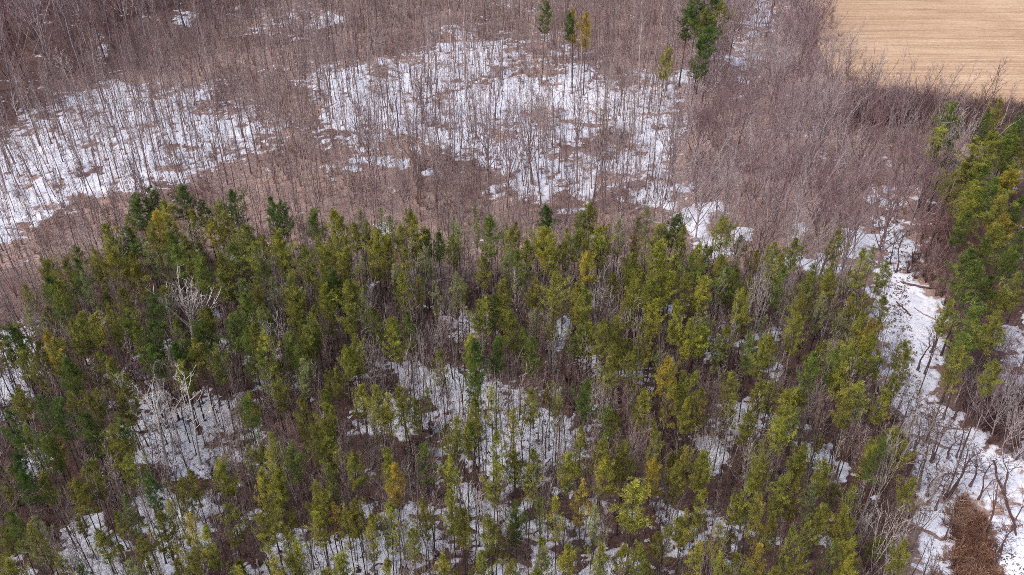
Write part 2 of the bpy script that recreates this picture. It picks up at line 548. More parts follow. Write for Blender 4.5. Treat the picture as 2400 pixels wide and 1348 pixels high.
def bank(prefix, n, gen, trunk_mat, crown_mat, attr=False, combined=False):
    out = []
    for i in range(n):
        T, C = gen(i)
        tm = trunk_mat[i % len(trunk_mat)] if isinstance(trunk_mat, list) else trunk_mat
        cm = crown_mat[i % len(crown_mat)] if isinstance(crown_mat, list) else crown_mat
        out.append((T.build(prefix + '_trunk', tm), C.build(prefix + '_crown', cm, attr),
                    join_mesh(prefix + '_whole', T, C, [tm, cm], attr) if combined else None))
    return out


PINES = bank('pine', 10, lambda i: pine_tree(R(100 + i), 13, 1.7, 0.33 + 0.013 * i, tufts=14, blades=12, gap=0.20), M['pine_bark'], NEEDLE['O'], True, True)
THIN = bank('thin_pine', 6, lambda i: pine_tree(R(140 + i), 13, 1.6, 0.41, tufts=9, blades=11, gap=0.34), M['pine_bark'], NEEDLE['P'], True, True)
POLES = bank('slender', 10, lambda i: bare_tree(R(200 + i), 14, 0.072 + 0.011 * (i % 5), 0.36 + 0.05 * (i % 4), 22, (38, 68), 0.17, n2=5, n3=5, wander=0.16 + 0.04 * (i % 3)), M['pole_bark'], M['pole_bark'], False, True)
FANS = bank('spreading', 9, lambda i: bare_tree(R(300 + i), 12.5, 0.15, 0.14 + 0.03 * (i % 3), 13, (44, 66), fan=True, n2=8, n3=5, tw=0.013), M['spread_bark'], M['spread_bark'], False, True)
GREYS = bank('sapling', 9, lambda i: bare_tree(R(400 + i), 9.5, 0.05 + 0.006 * (i % 3), 0.26 if i % 2 else 0.34, 8 if i % 2 else 20, (58, 74) if i % 2 else (50, 70), 0.18, fan=bool(i % 2), n2=6, n3=4, tw=0.010), [M['pine_bark'], M['grey_bark'], M['lean_bark']], [M['pole_bark'], M['grey_bark'], M['grey_bark']], False, True)
PALES = bank('pale', 4, lambda i: bare_tree(R(500 + i), 15, 0.19, 0.32, 17, (38, 60), 0.28, n2=8, n3=5, tw=0.014), M['pale_bark'], M['pale_bark'])
WIDE = bank('white_spreading', 1, lambda i: bare_tree(R(523 + i), 11, 0.24, 0.40, 18, (44, 62), fan=True, n2=9, n3=3, tw=0.018, wander=0.04), M['pale_bark'], M['pale_bark'])

# ---------------------------------------------------------------- scene objects
ALL = []


def tag(o, label, cat=None, group=None, kind=None):
    o['label'] = label
    if cat:
        o['category'] = cat
    if group:
        o['group'] = group
    if kind:
        o['kind'] = kind
    return o


def tree(name, pair, loc, scale, rot, mat=None, trunk_mat=None):
    e = bpy.data.objects.new(name, None)
    e.empty_display_size = 0.3
    e.location = loc; e.scale = scale; e.rotation_euler = rot
    STEMS.append((float(loc[0]), float(loc[1]), 1.0 if loc[1] > 108 else 0.6))
    COL.objects.link(e)
    for nm, me, m in (('trunk', pair[0], trunk_mat), ('crown', pair[1], mat)):
        c = bpy.data.objects.new(nm, me)
        c.parent = e
        COL.objects.link(c)
        if m is not None:
            c.material_slots[0].link = 'OBJECT'
            c.material_slots[0].material = m
    return e


def scatter(name, pts, meshes, mat, label, cat, well=0.0):
    """what nobody could count: one object of many points, each carrying one of the meshes"""
    pts = np.asarray(pts, float)
    if well:
        STEMS.extend((x, y, well) for x, y in pts[:, :2])
    me = bpy.data.meshes.new(name)
    me.vertices.add(len(pts)); me.vertices.foreach_set('co', pts[:, :3].astype(np.float32).ravel())
    a = me.attributes.new('rot', 'FLOAT_VECTOR', 'POINT'); a.data.foreach_set('vector', pts[:, 3:6].astype(np.float32).ravel())
    a = me.attributes.new('scl', 'FLOAT_VECTOR', 'POINT'); a.data.foreach_set('vector', np.column_stack([pts[:, 6], pts[:, 6], pts[:, 7]]).astype(np.float32).ravel())
    a = me.attributes.new('idx', 'INT', 'POINT'); a.data.foreach_set('value', pts[:, 8].astype(np.int32))
    me.materials.append(mat)
    me.update()
    ob = bpy.data.objects.new(name, me)
    COL.objects.link(ob)
    ng = bpy.data.node_groups.new(name, 'GeometryNodeTree')
    ng.interface.new_socket('Geometry', in_out='INPUT', socket_type='NodeSocketGeometry')
    ng.interface.new_socket('Geometry', in_out='OUTPUT', socket_type='NodeSocketGeometry')
    gi, go = ng.nodes.new('NodeGroupInput'), ng.nodes.new('NodeGroupOutput')
    ip = ng.nodes.new('GeometryNodeInstanceOnPoints')
    jn = ng.nodes.new('GeometryNodeJoinGeometry')
    for m in meshes:
        src = bpy.data.objects.new(name + '_source', m)
        oi = ng.nodes.new('GeometryNodeObjectInfo')
        oi.inputs['Object'].default_value = src
        oi.inputs['As Instance'].default_value = True
        ng.links.new(oi.outputs['Geometry'], jn.inputs[0])
    ng.links.new(gi.outputs[0], ip.inputs['Points']); ng.links.new(jn.outputs[0], ip.inputs['Instance'])
    ip.inputs['Pick Instance'].default_value = True
    for nm, ty, sock in (('rot', 'FLOAT_VECTOR', 'Rotation'), ('scl', 'FLOAT_VECTOR', 'Scale'), ('idx', 'INT', 'Instance Index')):
        na = ng.nodes.new('GeometryNodeInputNamedAttribute'); na.data_type = ty
        na.inputs['Name'].default_value = nm
        ng.links.new(na.outputs['Attribute'], ip.inputs[sock])
    ng.links.new(ip.outputs[0], go.inputs[0])
    md = ob.modifiers.new('scatter', 'NODES'); md.node_group = ng
    tag(ob, label, cat, kind='stuff')
    return ob


def darts(r, poly, dmin, tries, margin=0, avoid=None, z=0.0):
    """points on the ground, at least dmin apart, whose pixel falls in the polygon"""
    px = [p[0] for p in poly]; py = [p[1] for p in poly]
    y0 = at(CX, max(py), z)[1]; y1 = at(CX, min(py), z)[1]
    cs = [at(a, b, z)[0] for a, b in poly]
    x = r.uniform(min(cs), max(cs), tries); y = r.uniform(y0, y1, tries)
    u, v = pix(x, y, z)
    ok = inpoly(u, v, poly)
    x, y = x[ok], y[ok]
    grid, out = {}, []
    for a, b in zip(x, y):
        k = (int(a // dmin), int(b // dmin))
        if any((a - c) ** 2 + (b - d_) ** 2 < dmin * dmin for i in (-1, 0, 1) for j in (-1, 0, 1) for c, d_ in grid.get((k[0] + i, k[1] + j), ())):
            continue
        grid.setdefault(k, []).append((a, b)); out.append((a, b))
    return out


# ---------------------------------------------------------------- ground, snow, field
STAND = [(-60, 860), (60, 760), (180, 680), (300, 600), (700, 640), (1000, 650), (1500, 640), (1700, 640), (1900, 660), (2030, 700), (2060, 900), (2110, 1050), (2130, 1200), (2100, 1700), (-300, 1700), (-300, 900)]
RSTAND = [(2150, 480), (2230, 420), (2500, 400), (2700, 1100), (2450, 1100), (2330, 1000), (2240, 900), (2230, 700)]
FIELD = [(1910, -500), (1938, 0), (1950, 90), (1975, 165), (2010, 207), (2120, 220), (2260, 235), (2400, 250), (2900, 290), (3300, -500)]

xs = np.concatenate([[-3000, -1200, -500, -260], np.linspace(-180, 180, 241), [260, 500, 1200, 3000]])
ys = np.concatenate([[-2000, -600, -100, 0], np.linspace(25, 285, 181), [340, 480, 900, 2000, 5000]])
X, Y = np.meshgrid(xs, ys)
inner = (np.abs(X) <= 180) & (Y >= 25) & (Y <= 285)
Z = np.where(inner, gz(X, Y), 0.0)


def grid_faces(ny, nx):
    i = np.arange(ny - 1)[:, None] * nx + np.arange(nx - 1)[None, :]
    i = i.ravel()
    return np.stack([i, i + 1, i + nx + 1, i + nx], 1)


me = bpy.data.meshes.new('ground')
make_mesh(me, np.stack([X, Y, Z], -1).reshape(-1, 3), grid_faces(len(ys), len(xs)))
U, V = pix(X.ravel(), Y.ravel())
nl = np.zeros(U.shape)  # stand litter with its shade painted in, then top-left wood, bracken, brush
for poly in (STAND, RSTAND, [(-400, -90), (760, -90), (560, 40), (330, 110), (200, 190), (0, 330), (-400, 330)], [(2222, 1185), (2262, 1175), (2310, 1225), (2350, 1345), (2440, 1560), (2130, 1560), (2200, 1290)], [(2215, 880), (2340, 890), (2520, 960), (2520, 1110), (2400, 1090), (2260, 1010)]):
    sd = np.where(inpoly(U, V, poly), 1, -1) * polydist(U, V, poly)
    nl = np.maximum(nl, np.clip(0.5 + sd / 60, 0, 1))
a = me.attributes.new('litter_and_shade', 'FLOAT', 'POINT'); a.data.foreach_set('value', nl.astype(np.float32))
me.materials.append(M['ground'])
me.polygons.foreach_set('use_smooth', np.ones(len(me.polygons), bool))
g = bpy.data.objects.new('ground', me); COL.objects.link(g)
tag(g, 'brown leaf-littered forest floor under the bare trees and pines', 'ground', kind='structure')

# snow: (polygon or ellipse on the floor, strength)
SNOW_POLY = [
    ([(-300, 330), (0, 320), (100, 268), (230, 195), (420, 185), (520, 250), (640, 270), (720, 170), (960, 140), (1040, 80), (1250, 110), (1500, 170), (1600, 190), (1605, 330), (1540, 420), (1300, 450), (1120, 395), (930, 350), (800, 330), (700, 318), (590, 360), (430, 428), (290, 455), (100, 505), (0, 570), (-300, 720)], 0.80),
    ([(-300, 380), (0, 370), (120, 300), (260, 290), (420, 260), (560, 270), (700, 280), (600, 340), (420, 420), (280, 448), (100, 500), (0, 550), (-300, 700)], 0.95),
    ([(760, 240), (960, 215), (1120, 195), (1340, 190), (1340, 260), (1100, 330), (900, 340), (790, 320)], 0.92),
    ([(2052, 450), (2078, 455), (2100, 510), (2160, 560), (2130, 600), (2150, 640), (2215, 700), (2235, 800), (2205, 870), (2255, 960), (2335, 1050), (2430, 1100), (2600, 1348), (2500, 1500), (2340, 1345), (2285, 1262), (2300, 1200), (2260, 1180), (2225, 1230), (2190, 1400), (2140, 1400), (2195, 1270), (2130, 1230), (2150, 1160), (2125, 1030), (2080, 930), (2058, 850), (2050, 760), (2040, 660), (2066, 560)], 1.0),
    ([(1745, 60), (1790, -40), (1830, -40), (1800, 50), (1765, 110), (1762, 205), (1735, 215), (1725, 160)], 0.85),
    ([(-200, 790), (0, 775), (95, 770), (115, 850), (60, 960), (0, 990), (-200, 1000)], 0.95),
    ([(290, 950), (420, 925), (560, 930), (625, 990), (620, 1080), (520, 1120), (400, 1120), (300, 1060), (255, 1000)], 0.78),
    ([(1010, 1000), (1020, 930), (1150, 905), (1400, 925), (1410, 1060), (1330, 1140), (1130, 1130), (1050, 1120)], 0.86),
    ([(830, 930), (950, 925), (1010, 980), (900, 1030), (830, 1010)], 0.80),
    ([(1015, 725), (1070, 712), (1150, 728), (1165, 795), (1060, 808), (1020, 775)], 0.95),
    ([(560, 1330), (800, 1250), (1100, 1180), (1500, 1190), (1760, 1200), (1780, 1500), (560, 1500)], 0.62),
    ([(150, 1235), (210, 1225), (270, 1330), (290, 1500), (130, 1500)], 0.95),
    ([(310, 1170), (440, 1150), (510, 1180), (480, 1260), (420, 1400), (330, 1400), (330, 1250)], 0.74),
    ([(2330, 790), (2500, 760), (2500, 930), (2350, 930), (2310, 890)], 0.85),
]
SNOW_ELL = [(1157, 448, 18, 10, 1), (1255, 432, 48, 30, .95), (1270, 468, 20, 10, 1), (1366, 438, 30, 18, .95), (1540, 455, 55, 22, .95), (1570, 478, 25, 14, 1),
            (1650, 492, 48, 22, .95), (1622, 515, 25, 22, 1), (1655, 545, 30, 10, .9), (1670, 585, 32, 34, .95), (1740, 548, 22, 20, .95), (1845, 612, 28, 26, .9), (1870, 540, 20, 12, .8),
            (1925, 628, 30, 18, .9), (1998, 568, 26, 26, 1), (2035, 578, 18, 20, 1), (1316, 775, 22, 34, 1), (1280, 740, 25, 14, .8), (1030, 895, 110, 34, .78), (960, 885, 40, 30, .75),
            (1680, 1065, 26, 45, .95), (1740, 990, 60, 40, .75), (1925, 1068, 24, 26, .95), (1975, 1115, 16, 34, .9), (1810, 880, 22, 40, .8), (1810, 780, 18, 10, .7), (1915, 738, 14, 10, .8),
            (2050, 1160, 16, 10, .9), (1800, 1260, 20, 10, .8), (1940, 1275, 22, 16, .8), (930, 1200, 60, 30, .75), (1090, 1150, 30, 40, .8), (345, 1190, 22, 14, .9), (60, 1330, 60, 30, .6),
            (250, 1300, 70, 40, .75), (520, 815, 16, 30, .7), (350, 830, 60, 26, .55), (290, 870, 60, 30, .55), (640, 880, 60, 30, .55), (860, 860, 60, 30, .6), (1490, 880, 70, 30, .62), (1380, 850, 50, 30, .62),
            (1580, 720, 40, 20, .6), (895, 540, 14, 12, 1), (1335, 492, 30, 6, .9), (500, 740, 14, 8, .9), (1690, 810, 60, 40, .55), (1850, 1010, 50, 30, .5), (600, 1210, 50, 40, .55), (700, 1290, 60, 40, .6),
            (260, 200, 60, 20, .6), (240, 118, 12, 26, .9), (430, 45, 20, 26, .7), (690, 55, 70, 26, .62), (770, 50, 40, 14, .7), (80, 1080, 40, 30, .5), (2190, 1290, 30, 34, .9), (2100, 1310, 20, 16, .6), (1570, 180, 50, 14, .8),
            (880, 375, 60, 8, .9), (935, 385, 30, 8, .9), (828, 393, 14, 9, 1), (1000, 395, 20, 12, .8), (2380, 1090, 60, 50, .8)]
BARE_ELL = [(690, 245, 62, 40, .6), (1240, 165, 90, 22, .5), (1440, 165, 50, 20, .45), (1170, 310, 40, 20, .35), (880, 300, 30, 12, .3), (1250, 275, 60, 20, .35), (1420, 330, 50, 30, .35), (1040, 255, 30, 30, .4), (1350, 360, 60, 26, .5),
            (420, 120, 130, 50, .5), (1340, 970, 34, 40, .45), (1360, 955, 18, 50, .6), (1310, 945, 60, 6, .6), (420, 350, 30, 10, .4), (320, 300, 30, 10, .3), (230, 350, 50, 8, .3), (180, 405, 60, 12, .35), (130, 440, 60, 8, .3), (390, 395, 40, 8, .4),
            (2288, 1310, 34, 80, .8), (2258, 1215, 20, 34, .65), (2215, 745, 40, 16, .25), (2345, 1190, 14, 60, .25), (2130, 860, 12, 50, .3), (2200, 930, 30, 16, .25), (2200, 1200, 24, 30, .35), (2120, 1180, 40, 30, .5)]


def snow_mask_px(u, v):
    s = np.zeros(u.shape)
    for poly, k in SNOW_POLY:
        sd = np.where(inpoly(u, v, poly), 1, -1) * polydist(u, v, poly)
        s = np.maximum(s, k * np.clip(0.55 + sd / 80, 0, 1))
    for cx, cy, rx, ry, k in SNOW_ELL:
        q = np.sqrt(((u - cx) / rx) ** 2 + ((v - cy) / ry) ** 2)
        s = np.maximum(s, k * np.clip(1.45 - 0.75 * q, 0, 1))
    for cx, cy, rx, ry, k in BARE_ELL:
        q = np.sqrt(((u - cx) / rx) ** 2 + ((v - cy) / ry) ** 2)
        s = s - k * np.clip(1.5 - 0.9 * q, 0, 1)
    return s


_mx, _my = np.arange(-160, 160.1, 0.8), np.arange(30, 240.1, 0.8)
_MX, _MY = np.meshgrid(_mx, _my)
_MASK = snow_mask_px(*pix(_MX, _MY))


def snow_value(x, y):
    x = np.asarray(x, float); y = np.asarray(y, float)
    fx = np.clip((x + 160) / 0.8, 0, len(_mx) - 1.001); fy = np.clip((y - 30) / 0.8, 0, len(_my) - 1.001)
    ix, iy = fx.astype(int), fy.astype(int); fx, fy = fx - ix, fy - iy
    s = (_MASK[iy, ix] * (1 - fx) + _MASK[iy, ix + 1] * fx) * (1 - fy) + (_MASK[iy + 1, ix] * (1 - fx) + _MASK[iy + 1, ix + 1] * fx) * fy
    wx = x + 2.2 * (vnoise(x / 2.7, y / 2.7, 15) - 0.5); wy = y + 2.2 * (vnoise(x / 2.7, y / 2.7, 16) - 0.5)
    n = 0.26 * vnoise(wx / 5.0, wy / 3.6, 11) + 0.26 * vnoise(wx / 1.9, wy / 1.4, 12) + 0.25 * vnoise(wx / 0.8, wy / 0.65, 13) + 0.23 * vnoise(x / 0.36, y / 0.33, 14)
    return s + (n - 0.5) * 2.3 - 0.50


STEMS = []           # foot of every stem, where the snow has melted back


def build_snow():
    sx = np.arange(-150, 150.01, 0.26)
    sy = [40.0]
    while sy[-1] < 225:
        sy.append(sy[-1] + 0.18 + 0.0016 * (sy[-1] - 40))
    sy = np.array(sy)
    X, Y = np.meshgrid(sx, sy)
    u, v = pix(X, Y)
    X2 = X + 0.12 * (vnoise(X * 4.3, Y * 4.3, 21) - 0.5); Y2 = Y + 0.12 * (vnoise(X * 4.3, Y * 4.3, 22) - 0.5)
    SV = snow_value(X2, Y2)
    wr = np.random.default_rng(5)
    for x, y, w in STEMS:
        i0, i1 = np.searchsorted(sx, (x - 1.1, x + 1.1)); j0, j1 = np.searchsorted(sy, (y - 1.1, y + 1.1))
        if i0 >= i1 or j0 >= j1:
            continue
        rad = w * wr.uniform(0.12, 0.55)
        if wr.random() < 0.3:
            continue
        q = (X2[j0:j1, i0:i1] - x) ** 2 + (Y2[j0:j1, i0:i1] - y) ** 2
        SV[j0:j1, i0:i1] -= 0.85 * np.exp(-q / (rad * rad))
    SV = np.where((u > -320) & (u < 2720) & (v < 1560), SV, -1)
    hz = np.clip(SV * 0.30, -0.08, 0.12)
    Zs = gz(X2, Y2) + hz
    fc = grid_faces(len(sy), len(sx))
    fc = fc[(hz.ravel()[fc] > -0.03).any(1)]
    used = np.unique(fc)
    remap = np.zeros(X.size, np.int64); remap[used] = np.arange(len(used))
    me = bpy.data.meshes.new('snow')
    make_mesh(me, np.stack([X2, Y2, Zs], -1).reshape(-1, 3)[used], remap[fc])
    at_ = me.attributes.new('depth', 'FLOAT', 'POINT'); at_.data.foreach_set('value', np.clip(SV.ravel()[used] / 0.5, 0, 1).astype(np.float32))
    me.polygons.foreach_set('use_smooth', np.ones(len(me.polygons), bool))
    me.materials.append(M['snow'])
    o = bpy.data.objects.new('snow', me); COL.objects.link(o)
    tag(o, 'thin melting patches of old snow on the forest floor', 'snow', kind='structure')


fp = np.array([at(a, b) for a, b in FIELD])
fx, fy = np.arange(60, 420, 1.5), np.arange(120, 720, 1.5)
FX, FY = np.meshgrid(fx, fy)
poly_w = [(p[0], p[1]) for p in [at(1905, -40), at(1910, 0), at(1920, 90), at(1945, 165), at(1985, 207), at(2120, 220), at(2260, 235), at(2400, 250), at(2900, 290)]]
last = poly_w[-1]
poly_w = [(poly_w[0][0] + 30, 700.0)] + poly_w + [(415.0, last[1] - 20), (415.0, 700.0)]
FX2 = FX + 1.2 * (vnoise(FX / 3, FY / 3, 31) - 0.5); FY2 = FY + 1.2 * (vnoise(FX / 3, FY / 3, 32) - 0.5)
ins = inpoly(FX2, FY2, poly_w)
FZ = np.where(ins, 0.62 + 0.05 * vnoise(FX / 6, FY / 6, 33), -0.6)
fc = grid_faces(len(fy), len(fx))
fc = fc[ins.ravel()[fc].any(1)]
used = np.unique(fc); remap = np.zeros(FX.size, np.int64); remap[used] = np.arange(len(used))
me = bpy.data.meshes.new('field')
make_mesh(me, np.stack([FX2, FY2, FZ], -1).reshape(-1, 3)[used], remap[fc])
me.materials.append(M['field'])
o = bpy.data.objects.new('field', me); COL.objects.link(o)
tag(o, 'tan stubble field with fine rows beyond the hedge of bare trees', 'field', kind='structure')

# ---------------------------------------------------------------- pale-barked trees: where they stand
PALE = [  # base x, y, top x, y, spread, label
    (456, 838, 446, 692, 'wide', 'white bare tree with wide forked limbs inside the left pine stand'),
    (398, 1112, 345, 905, 1.2, 'tall pale bare tree leaning left at front of the white cluster, lower left'),
    (470, 1090, 440, 885, 1.1, 'tallest pale bare tree in the middle of the white cluster, lower left'),
    (528, 1070, 520, 925, 0.9, 'pale bare tree with straight stem at right of the white cluster, lower left'),
    (425, 1040, 395, 900, 0.9, 'slim pale bare tree at back of the white cluster, lower left'),
    (172, 215, 155, 112, 1.3, 'pale forked bare tree before the dark wood, top left'),
    (47, 290, 22, 215, 1.2, 'pale bare tree near the left edge above the snow'),
    (107, 215, 95, 160, 0.8, 'thin pale bare tree between the two pale ones, top left'),
    (1012, 520, 1003, 445, 0.9, 'pale bare tree on the brown slope above the middle of the pine stand'),
    (2068, 850, 2050, 720, 0.9, 'pale bare tree with crooked limbs at the left side of the snowy track'),
]
PALE_FEET = [at(q[0], q[1]) for q in PALE]


def hides_pale(x, y, near=7.0, wide=1.5):
    """would a tree here stand right in front of one of the pale trees"""
    return any(-1.0 < p[1] - y < near and abs(x - p[0] * y / p[1]) < wide for p in PALE_FEET)


# ---------------------------------------------------------------- pines: (x, y of the top in the photograph, crown width in pixels, colour)
PINE_TXT = """
320,457,55,D 350,440,50,D 387,470,50,Y 415,443,52,D 357,500,42,K 477,470,42,D 504,468,40,O 541,448,52,D 454,493,42,Y 497,512,46,Y 534,507,42,O 621,455,38,D 651,468,48,D 731,487,48,G 781,490,42,Y
581,530,60,O 247,530,62,O 304,537,58,D 360,533,46,O 397,540,52,G 654,547,58,Y 718,577,48,O 791,553,46,Y 234,584,40,O 254,594,48,Y 547,570,58,G 597,573,44,O 384,597,36,Y 407,573,44,G 464,607,42,G
170,617,44,D 200,644,34,O 117,647,50,D 135,660,44,O 314,620,48,Y 527,624,44,O 611,617,48,G 514,644,36,Y 567,657,48,G 604,657,32,Y 631,650,38,Y 684,647,44,O 765,617,44,G 785,627,40,G 361,684,50,D
290,677,44,O 124,690,50,G 745,664,50,Y 688,672,44,O 564,692,44,G 247,717,32,D 294,727,48,G 187,727,50,O 214,734,44,Y 608,714,58,G 735,717,42,O 534,737,62,G 414,744,46,G 351,750,58,D 314,760,48,O
467,757,58,D 728,750,48,G 160,750,44,O 17,767,54,D 110,784,50,K 614,767,44,Y 568,767,44,G 40,814,38,K 72,814,34,O 351,807,58,D 454,787,52,O 407,804,48,D 147,840,50,D 257,844,44,O 684,784,48,G 718,764,44,O
628,817,52,G 701,800,54,G 501,812,50,G 807,503,44,Y 847,483,28,D 888,487,28,D 910,503,38,D 873,537,54,Y 887,573,54,Y 907,543,40,Y 940,523,40,O 967,510,48,O 994,537,44,G 1027,543,40,D 950,637,44,Y
1060,497,30,D 1120,480,24,D 1157,503,54,G 1190,533,44,O 1204,507,28,O 1284,480,44,D 1261,533,58,O 1281,530,52,Y 1231,560,48,O 1301,550,50,Y 1327,533,26,D 1347,537,40,G 1364,500,36,G 1411,530,58,Y 1421,550,48,O
1454,513,34,O 1374,585,42,K 1207,583,48,G 1134,600,42,P 1171,647,40,O 1297,637,58,P 1261,650,48,O 1544,523,54,O 1575,500,50,D 1538,563,62,Y 1581,583,44,O 1534,637,62,O 1564,630,50,Y 1494,657,44,O 1474,677,44,Y
1538,704,46,Y 1585,707,40,Y 827,657,44,O 853,674,36,Y 810,667,48,O 1024,654,26,G 880,717,48,G 954,724,40,G 924,750,48,Y 1140,687,40,Y 1160,684,40,G 1117,704,44,P 1190,730,48,P 1221,767,44,G 1347,674,52,P 1377,670,48,P
1354,767,54,G 1381,757,46,Y 1421,750,54,O 1454,744,44,P 1110,784,40,Y 1117,804,50,D 1160,790,40,D 1117,857,46,G 817,810,40,Y 833,790,40,O 1034,820,46,O 1254,787,40,G 1478,810,44,O 1558,837,50,K 1431,844,46,O 1524,777,44,P
1610,530,26,D 1703,513,50,O 1643,560,42,Y 1620,590,46,G 1693,624,54,G 1653,644,46,Y 1733,624,40,G 1740,677,46,O 1610,637,44,O 1810,594,34,D 1837,627,40,G 1971,533,40,O 1944,637,40,P 1934,677,34,Y 1997,680,40,O
2024,590,46,P 2057,577,34,O 1890,690,40,P 1887,730,46,P 2040,750,40,K 2044,774,40,Y 2017,734,44,O 1617,744,40,Y 1647,767,54,Y 1690,784,36,O 1783,800,42,P 1814,777,42,O 1904,814,50,G 1954,814,50,G 1977,850,54,Y 2001,804,44,O
1774,774,40,G 1620,867,44,Y 1713,880,44,O 1613,10,44,D 1640,-8,50,D 1667,-4,50,D 1693,2,44,O 1670,60,46,D 1637,93,50,D 1560,100,30,O 1655,25,46,G 1273,4,30,D 1328,30,22,D 1349,24,26,K 1377,27,32,K
2238,234,44,G 2351,234,40,Y 2228,267,62,G 2211,292,50,Y 2311,254,44,D 2395,267,50,D 2331,307,62,Y 2381,287,50,G 2228,322,58,D 2361,317,54,G 2285,340,62,O 2321,334,50,Y 2385,340,52,G 2271,367,52,Y 2234,402,56,P 2308,384,52,G
2378,400,56,K 2284,427,58,Y 2335,424,54,G 2278,473,58,Y 2271,503,54,G 2361,510,56,K 2335,523,54,O 2391,543,54,D 2268,584,72,D 2288,604,60,O 2381,577,52,G 2345,667,46,P 2395,640,50,P 2288,720,74,O 2328,744,62,O 2284,790,64,O
2254,812,56,O 2341,850,50,P 2228,710,40,P 2320,560,50,G 2350,455,52,Y 2395,470,50,D 2310,640,56,D 1860,910,50,Y 1850,945,44,O 2027,893,58,Y 1995,905,46,O 2080,912,40,P 1830,980,50,Y 1780,893,46,P 1727,920,42,O 1627,910,46,P 1608,940,40,Y
2050,1037,44,Y 2073,1030,46,D 1873,1043,54,O 1937,1077,48,O 1793,1060,46,P 1617,1047,44,Y 1643,1047,50,O 1917,1130,36,Y 1830,1113,46,O 1757,1127,38,K 1660,1147,44,Y 1727,1163,36,Y 1780,1167,36,Y 2003,1140,40,O 1990,1180,46,P
1820,1200,46,O 1607,1200,36,K 2010,1220,54,P 1977,1260,52,G 2007,1265,46,Y 1783,1267,40,K 1820,1313,50,P 1623,1273,56,Y 1703,1220,42,Y 1700,1293,44,Y 1877,1290,46,O 2000,1307,48,Y 1747,1327,48,P 1940,1180,40,P 1860,1240,40,P
87,930,50,D 133,943,58,D 13,967,50,D 193,960,64,D 53,987,50,G 250,997,58,O 573,937,58,D 283,963,40,G 647,1003,40,Y 627,1060,44,Y 683,1047,46,G 653,1097,42,Y 610,1103,48,Y 47,1107,50,D 200,1080,50,P 340,1113,46,D 180,1127,54,P
287,1167,44,G 653,1163,66,O 737,1133,46,Y 770,1093,44,G 527,1180,62,O 617,1207,58,O 397,1180,46,Y 367,1203,58,O 433,1213,40,K 483,1233,46,Y 777,1183,40,K 747,1203,46,Y 677,1240,30,K 693,1267,40,Y 67,1200,62,P 77,1222,54,O 240,1237,46,O
333,1263,46,P 150,1313,62,O 173,1327,50,D 633,1293,42,Y 687,1293,58,O 563,1327,54,Y 797,1297,42,Y 447,1263,44,P 7,1200,50,G 20,1060,46,D 110,1010,44,G 730,1000,40,P 760,950,40,P 700,930,44,P
843,907,40,Y 883,903,48,O 913,923,48,Y 943,933,52,O 980,933,36,K 1153,910,44,Y 1240,907,44,P 1307,913,36,Y 1367,900,48,D 1510,913,62,Y 1577,907,46,Y 1207,963,50,Y 1117,967,44,P 1090,993,36,O 1070,980,36,P 1423,957,46,G 1370,1003,46,Y
1163,1017,46,P 1047,1027,34,Y 1053,1060,40,Y 903,1053,40,Y 913,1093,46,K 817,1057,44,P 1000,1040,46,G 1467,1040,52,O 1543,1003,44,P 1410,1033,46,O 1407,1077,48,Y 1330,1070,48,Y 1240,1057,46,P 1147,1100,52,P 1233,1100,46,P 1367,1130,50,K
1493,1127,96,Y 1533,1080,42,K 1590,1087,46,O 1267,1157,40,G 1310,1167,44,Y 1397,1180,36,Y 1210,1173,46,G 1090,1193,42,Y 1060,1167,40,P 997,1183,44,P 850,1207,36,K 900,1197,58,Y 807,1190,44,Y 830,1167,44,O 1140,1213,40,P
1040,1290,46,Y 810,1297,50,Y 920,1317,50,P 1317,1283,60,Y 1260,1327,44,Y 1120,1300,44,P 1420,1277,48,P 1450,1287,46,Y 1487,1270,50,O 1510,1307,48,O 1200,1307,44,P 960,1240,44,P 1560,1230,44,O 1180,1240,40,O
"""
pine_list = []
for tok in PINE_TXT.split():
    a, b, w, c = tok.split(',')
    pine_list.append((float(a), float(b), float(w), c))
pr = np.random.default_rng(21)
placed = []          # ground spots of pines
PINE_THINGS = []


def place_pine(tx, ty, w, c, individual=True):
    H = pr.uniform(11.5, 14.2)
    if ty < 130:
        H = 15.5
        w *= 1.15
    top = at(tx, ty, H)
    wm = w * 1.34 / F_PX * depth_of(top)
    base = np.array([top[0], top[1], float(gz(top[0], top[1])) - 0.05])
    if tx > 2170 and c in 'YO' and pr.random() < 0.55:
        c = 'G' if c == 'O' else 'O'
    fam = THIN if c == 'P' or (ty > 860 and pr.random() < 0.4) else PINES
    i = int(pr.integers(len(fam)))
    sxy = float(np.clip(wm / 3.4, 0.58, 1.9))
    sz = H / 13.0
    rot = (pr.normal(0, 0.02), pr.normal(0, 0.02), pr.uniform(0, 6.28))
    placed.append((base[0], base[1]))
    return fam, i, base, sxy, sz, rot, c


n_ind = 0
rest = []
order = sorted(range(len(pine_list)), key=lambda k: -pine_list[k][2] * (1.25 if pine_list[k][3] != 'P' else 0.8) - (999 if pine_list[k][1] < 130 else 0))
IND = set(order[:300])
for k, (tx, ty, w, c) in enumerate(pine_list):
    fam, i, base, sxy, sz, rot, c = place_pine(tx, ty, w, c)
    if k in IND:
        e = tree('pine_tree', fam[i], base, (sxy, sxy, sz), rot, NEEDLE[c])
        PINE_THINGS.append((e, tx, ty, w, c))
    else:
        rest.append((*base, *rot, sxy, sz, i if fam is PINES else len(PINES) + i))

